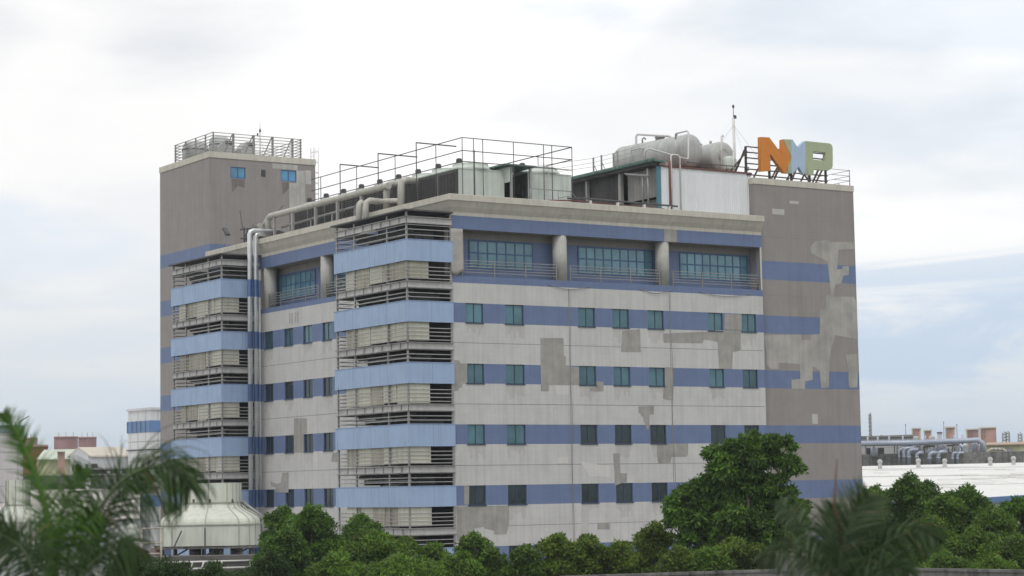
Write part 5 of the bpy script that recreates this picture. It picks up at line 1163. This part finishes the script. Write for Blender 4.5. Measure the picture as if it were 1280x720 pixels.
c = MB(); zr = at(1255, 552, 380); a = at(1232, 557, 379); b = at(1300, 555.5, 379); c.prism([a, b, b + FH * 8 + Vector((0, 0, .5)), a + FH * 8 + RH * 2 + Vector((0, 0, .5))], (0, 0, .18)); c.build('roof', M['tan'], yb_)
c = MB(); at_box(c, 1258, 1265, 560.5, 570, 379.8, .1); c.build('door', M['bggrey'], yb_)
D2 = 520; s2 = D2 / FPX
def tower_block(x0, x1, y0, lab, m='brick', D=D2):
    o = thing('apartment_block', at((x0 + x1) / 2, 560, D), lab, 'building', 'far brick red blocks on the right horizon'); o.location.z = 0
    c = MB(); at_box(c, x0, x1, y0, 580, D, 14, zb=0); c.build('wall', M[m], o); c = MB(); at_box(c, x0 - .3, x1 + .3, y0 - .8, y0 + .8, D - .3, 14.6); c.build('roof', M['houseR'], o)
    n = int((x1 - x0) / 3)
    for k in range(n):
        c = MB(); xx = x0 + 1 + k * (x1 - x0 - 1) / n
        for q in range(4): at_box(c, xx, xx + 1.1, y0 + 2 + q * 3.2, y0 + 3.6 + q * 3.2, D - .15, .12)
        c.build('window', M['pink' if k % 2 else 'darkbg'], o)
    for k in range(2): c = MB(); at_box(c, x0 + (x1 - x0) * (.0 if k == 0 else .86), x0 + (x1 - x0) * (.12 if k == 0 else 1.0), y0 + 1, 580, D - .25, .2, zb=0); c.build('pier', M['houseR'], o)
tower_block(1139.5, 1151, 535.5, 'slim brick red block on the horizon, leftmost of the row'); tower_block(1154.5, 1164.5, 538, 'short brick red block on the horizon with a mast behind the cream drum'); tower_block(1181, 1194, 534, 'brick red block on the horizon between two thin masts'); tower_block(1207, 1223, 536.5, 'long pinkish block on the horizon at right', 'pink'); tower_block(1223.5, 1245, 534.5, 'widest brick red block on the horizon with pale piers')
o = thing('water_tower', at(1174, 545, 400), 'small pale box tower on the horizon among the brick blocks', 'building'); o.location.z = 0; c = MB(); at_box(c, 1171.5, 1177.5, 541, 580, 400, 3, zb=0); c.build('wall', M['houseW'], o); c = MB(); at_box(c, 1171, 1178, 540, 541.2, 399.8, 3.4); c.build('roof', M['darkbg'], o)
def mast(x, y0, y1, D, lab, w_=.5, lattice=False):
    b = at(x, y1, D); t = at(x, y0, D); o = thing('antenna_mast', Vector((b.x, b.y, 0)), lab, 'mast', 'thin masts on the right horizon'); c = MB()
    if lattice:
        for k in range(3): a = k * 2.1; q = Vector((w_ * math.cos(a), w_ * math.sin(a), 0)); c.bar(Vector((b.x, b.y, 0)) + q, t + q * .5, .14)
        for k in range(26):
            z = t.z * k / 26; z2 = t.z * (k + 1) / 26; c.bar(Vector((b.x - w_ * .7, b.y, z)), Vector((b.x + w_ * .7, b.y, z2)), .12); c.bar(Vector((b.x + w_ * .7, b.y, z)), Vector((b.x - w_ * .7, b.y, z2)), .12)
    else: c.tube([Vector((b.x, b.y, 0)), t], [.13, .05], 6)
    c.build('lattice' if lattice else 'pole', M['steel_d' if not lattice else 'steel'], o); c = MB(); c.lathe([(.09, 0), (.09, .3)], t, 6); c.build('tip', M['steel_d'], o)
mast(1088, 518, 560, 420, 'thin lattice mast closest to the tower corner', .35, True); mast(1132, 532, 560, 420, 'thin pole left of the slimmest brick block'); mast(1179.5, 529, 560, 420, 'thin pole left of the middle brick block'); mast(1196, 532, 560, 420, 'thin pole right of the middle brick block')
mast(1256, 541, 560, 480, 'lattice mast left of two near the right edge', 1.0, True); mast(1260, 540, 560, 480, 'tallest lattice mast near the right edge', .9, True); mast(1275.5, 542, 560, 480, 'lattice mast at the right edge', 1.0, True)
# ------------------------------------------------------------------ background, left
wb = thing('white_office_block', at(180, 600, 225), 'white panelled block with a blue glass band left of the factory', 'building'); wb.location.z = 0
c = MB(); A0 = at(160, 511, 228); B0 = at(188, 509, 224); z1 = 15.9
dirv = (B0 - A0); dirv.z = 0; L = dirv.length; dn = dirv.normalized(); nn = Vector((-dn.y, dn.x, 0))
def wbx(z0, z1, off, mi):
    m_ = A0 + dn * L / 2; m_ = Vector((m_.x, m_.y, (z0 + z1) / 2)) + nn * 6; return MB().obox(m_, dn * (L / 2 + off), nn * (6 + off), Vector((0, 0, (z1 - z0) / 2)), mi)
wbx(0, z1, 0, 0).build('wall', M['bgtile'], wb); zb0_, zb1_ = at(188, 540, 224).z, at(188, 525.5, 224).z
wbx(zb0_, zb1_, .05, 0).build('glass_band', M['bgglass'], wb)
for k in range(6): c = MB(); m_ = A0 + dn * L * k / 5 - nn * .08; c.box(m_.xy.to_3d() + Vector((-.05, -.05, zb0_)), m_.xy.to_3d() + Vector((.05, .05, zb1_))); c.build('mullion', M['bgband'], wb)
wbx(z1, z1 + .25, .15, 0).build('coping', M['houseW'], wb)
for k in range(3): z = zb0_ - 1.9 - 2.0 * k; wbx(z, z + .12, .12, 0).build('ledge', M['steel_d'], wb)
wbx(at(188, 633, 224).z, at(188, 619, 224).z, .05, 0).build('lower_glass_band', M['bgglass'], wb)
gb = thing('grey_block', at(10, 600, 200), 'pale grey block with slate blue bands at the left edge', 'building'); gb.location.z = 0
c = MB(); at_box(c, -60, 29, 533, 620, 200, 12, zb=0); c.build('wall', M['bggrey'], gb)
for y0, y1 in ((532, 541), (561, 567.5)): c = MB(); at_box(c, -60.5, 29.8, y0, y1, 199.9, 12.2); c.build('band', M['bgband'], gb)
c = MB()
for k in range(5): c.bar(at(4 + 5 * k, 533, 200), at(4 + 5 * k, 528.5 - (k % 2) * 2, 200), .08)
c.tube([at(24, 528, 200), at(36, 520, 200)], .05, 5); c.build('antenna', M['steel_d'], gb)
def far_block(x0, x1, y0, D, lab, m_):
    o = thing('apartment_block', at((x0 + x1) / 2, 580, D), lab, 'building', 'far pink blocks on the left horizon'); o.location.z = 0
    c = MB(); at_box(c, x0, x1, y0, 600, D, 16, zb=0); c.build('wall', M[m_], o); c = MB(); at_box(c, x0 - .2, x1 + .2, y0 - .6, y0 + .8, D - .3, 16.5); c.build('roof', M['brick'], o)
    for k in range(int((x1 - x0) / 3.2)):
        c = MB(); xx = x0 + 1.2 + k * 3.2
        for q in range(4): at_box(c, xx, xx + 1.3, y0 + 2.5 + q * 3.2, y0 + 3.9 + q * 3.2, D - .15, .12)
        c.build('window', M['brick'], o)
    for k in range(3): c = MB(); xx = x0 + (x1 - x0) * (.2 + .3 * k); c.bar(at(xx, y0, D), at(xx, y0 - 6, D), .12); c.build('aerial', M['steel'], o)
far_block(67.5, 97.5, 546, 520, 'pink apartment block left of the pair on the left horizon', 'pink'); far_block(98, 120.5, 546.5, 540, 'pink apartment block right of the pair on the left horizon', 'pink'); far_block(30, 47, 547.5, 500, 'pink apartment block behind the left palm', 'pink')
o = thing('red_shed', at(45, 560, 380), 'dark red shed half hidden behind the left palm', 'shed'); o.location.z = 0
c = MB(); at_box(c, 28, 60, 558, 590, 380, 10, zb=0); c.build('wall', M['red'], o); c = MB(); at_box(c, 27.5, 60.5, 556, 558.2, 379.6, 11); c.build('roof', M['brick'], o)
o = thing('green_roofed_house', at(75, 570, 340), 'low house with a pale mint roof left of the white gabled one', 'house'); o.location.z = 0
c = MB(); at_box(c, 46, 92, 574, 600, 340, 10, zb=0); c.build('wall', M['yellow'], o)
c = MB(); a, b = at(45, 575, 339), at(93, 574, 339); c.prism([a, b, b + FH * 6 + Vector((0, 0, 1.6)) - RH * 1.0, a + FH * 6 + Vector((0, 0, 1.6))], (0, 0, .15)); c.build('roof', M['mint'], o)
o = thing('brick_chimney_house', at(77, 570, 330), 'narrow brown house beside the mint roof', 'house'); o.location.z = 0
c = MB(); at_box(c, 72, 81, 565, 600, 330, 6, zb=0); c.build('wall', M['brick'], o); c = MB(); at_box(c, 71.5, 81.5, 563.8, 565.2, 329.6, 6.8); c.build('roof', M['houseR'], o)
hs = thing('gabled_house', at(120, 600, 280), 'white house with a gabled cream roof left of the white block', 'house'); hs.location.z = 0
D = 280
g0, g1, ap = at(88, 569.5, D), at(110, 568.5, D), at(98.5, 561, D); bk = (at(165, 568, D + 4) - g1); bk.z = 0
g0.z = g1.z = (g0.z + g1.z) / 2
c = MB(); c.prism([Vector((g0.x, g0.y, 0)), Vector((g1.x, g1.y, 0)), g1, ap, g0], bk); c.build('wall', M['houseW'], hs)
c = MB(); o1, o2 = (g1 - ap).normalized() * .5, (g0 - ap).normalized() * .5
c.prism([ap - bk * .01, g1 + o1 - bk * .01, g1 + o1 + bk * 1.01, ap + bk * 1.01], (0, 0, .22)); c.prism([ap - bk * .01, g0 + o2 - bk * .01, g0 + o2 + bk * 1.01, ap + bk * 1.01], (0, 0, .22)); c.build('roof', M['houseR'], hs)
for (x, y) in ((90, 580.5), (95.5, 580.5), (107, 580)): c = MB(); at_box(c, x, x + 2.8, y, y + 7.5, D - 1.6, 2.0); c.build('window', M['darkbg'], hs)
c = MB(); at_box(c, 115, 122, 579.5, 586, D - .4, 1.2); c.build('window', M['darkbg'], hs)
ct = thing('container_office', at(130, 595, 250), 'dark grey flat roofed container before the white gabled house', 'container'); ct.location.z = 0
c = MB(); at_box(c, 99, 160, 586, 610, 250, 6, zb=0); c.build('body', M['darkbg'], ct); c = MB(); at_box(c, 98.5, 160.5, 585, 587, 249.6, 6.6); c.build('roof', M['steel'], ct)
for x in (101, 109, 133, 147): c = MB(); at_box(c, x, x + 5, 588.5, 592, 249.8, .12); c.build('window', M['houseW'], ct)
o = thing('grey_wall', at(80, 600, 245), 'long grey wall behind the pale pinkish roof on the left', 'wall'); o.location.z = 0
c = MB(); at_box(c, 20, 165, 594.5, 612, 244, 1, zb=0); c.build('wall', M['conc'], o); c = MB(); at_box(c, 20, 165, 593, 594.5, 243.9, 1.3); c.build('coping', M['steel'], o)
lh = thing('low_hall', at(90, 620, 190), 'low hall with a pale pinkish flat roof on the left', 'building'); lh.location.z = 0
a, b = at(-60, 640, 165), at(175, 640, 165); a.z = b.z = 5.2; e, f = at(-60, 606, 238), at(175, 604, 238); e.z = f.z = 7.75
c = MB(); c.prism([a, b, f, e], (0, 0, -.1)); c.build('roof', mat('pinkish_roof', (.66, .60, .57), .6, .08, .4, 0), lh)
c = MB(); m_ = (a + b) / 2; c.obox(Vector((m_.x, m_.y, 2.5)) + FH * .4, RH * (b - a).length / 2, FH * .2, Vector((0, 0, 2.5))); c.build('wall', M['houseW'], lh)
o = thing('roof_vent', at(115, 604, 225), 'white roof vent on the pinkish roof behind the left palm', 'vent'); p = at(110, 607, 225)
c = MB(); c.lathe([(.24, -.8), (.24, .35)], p, 12); c.build('stack', M['houseW'], o); c = MB(); c.lathe([(.26, .35), (.34, .45), (.3, .75), (.05, .85)], p, 12); c.build('cowl', M['houseW'], o)

# ------------------------------------------------------------------ the belt of trees behind the viewer that the lower panes mirror
cs, rs_ = [], []
for k in range(60):
    a = -260 + k * 8.5; q = CAMP - FH * random.uniform(50, 75) + RH * a; h = random.uniform(9, 17)
    for j in range(3): cs.append((q.x + random.uniform(-3, 3), q.y + random.uniform(-3, 3), max(2.5, h * (.25 + .3 * j)))); rs_.append(random.uniform(3.4, 4.6))
V, n = leaves(cs, rs_, 3.5, 1.1, .42)
me = bpy.data.meshes.new('tree_belt'); me.vertices.add(4 * n); me.loops.add(4 * n); me.polygons.add(n)
me.vertices.foreach_set('co', V.ravel()); me.loops.foreach_set('vertex_index', np.arange(4 * n)); me.polygons.foreach_set('loop_start', np.arange(n) * 4); me.polygons.foreach_set('loop_total', np.full(n, 4)); me.update(); me.validate(); me.materials.append(M['leaf_dark'])
o = bpy.data.objects.new('tree_belt', me); COL.objects.link(o); tag(o, 'dark belt of trees across the road that the lower panes mirror', 'trees', kind='stuff')

# ------------------------------------------------------------------ the far wood low on the horizon
cs, rs_ = [], []
for k in range(150):
    q = CAMP + FH * random.uniform(640, 760) + RH * (-900 + k * 12 + random.uniform(-4, 4)); cs.append((q.x, q.y, random.uniform(2.0, 3.2))); rs_.append(random.uniform(4.5, 5.6))
V, n = leaves(cs, rs_, .9, 1.8, .8)
me = bpy.data.meshes.new('far_wood'); me.vertices.add(4 * n); me.loops.add(4 * n); me.polygons.add(n)
me.vertices.foreach_set('co', V.ravel()); me.loops.foreach_set('vertex_index', np.arange(4 * n)); me.polygons.foreach_set('loop_start', np.arange(n) * 4); me.polygons.foreach_set('loop_total', np.full(n, 4)); me.update(); me.validate(); me.materials.append(M['leaf_dark'])
o = bpy.data.objects.new('far_wood', me); COL.objects.link(o); tag(o, 'low dark wood far off behind all the buildings', 'trees', kind='stuff')
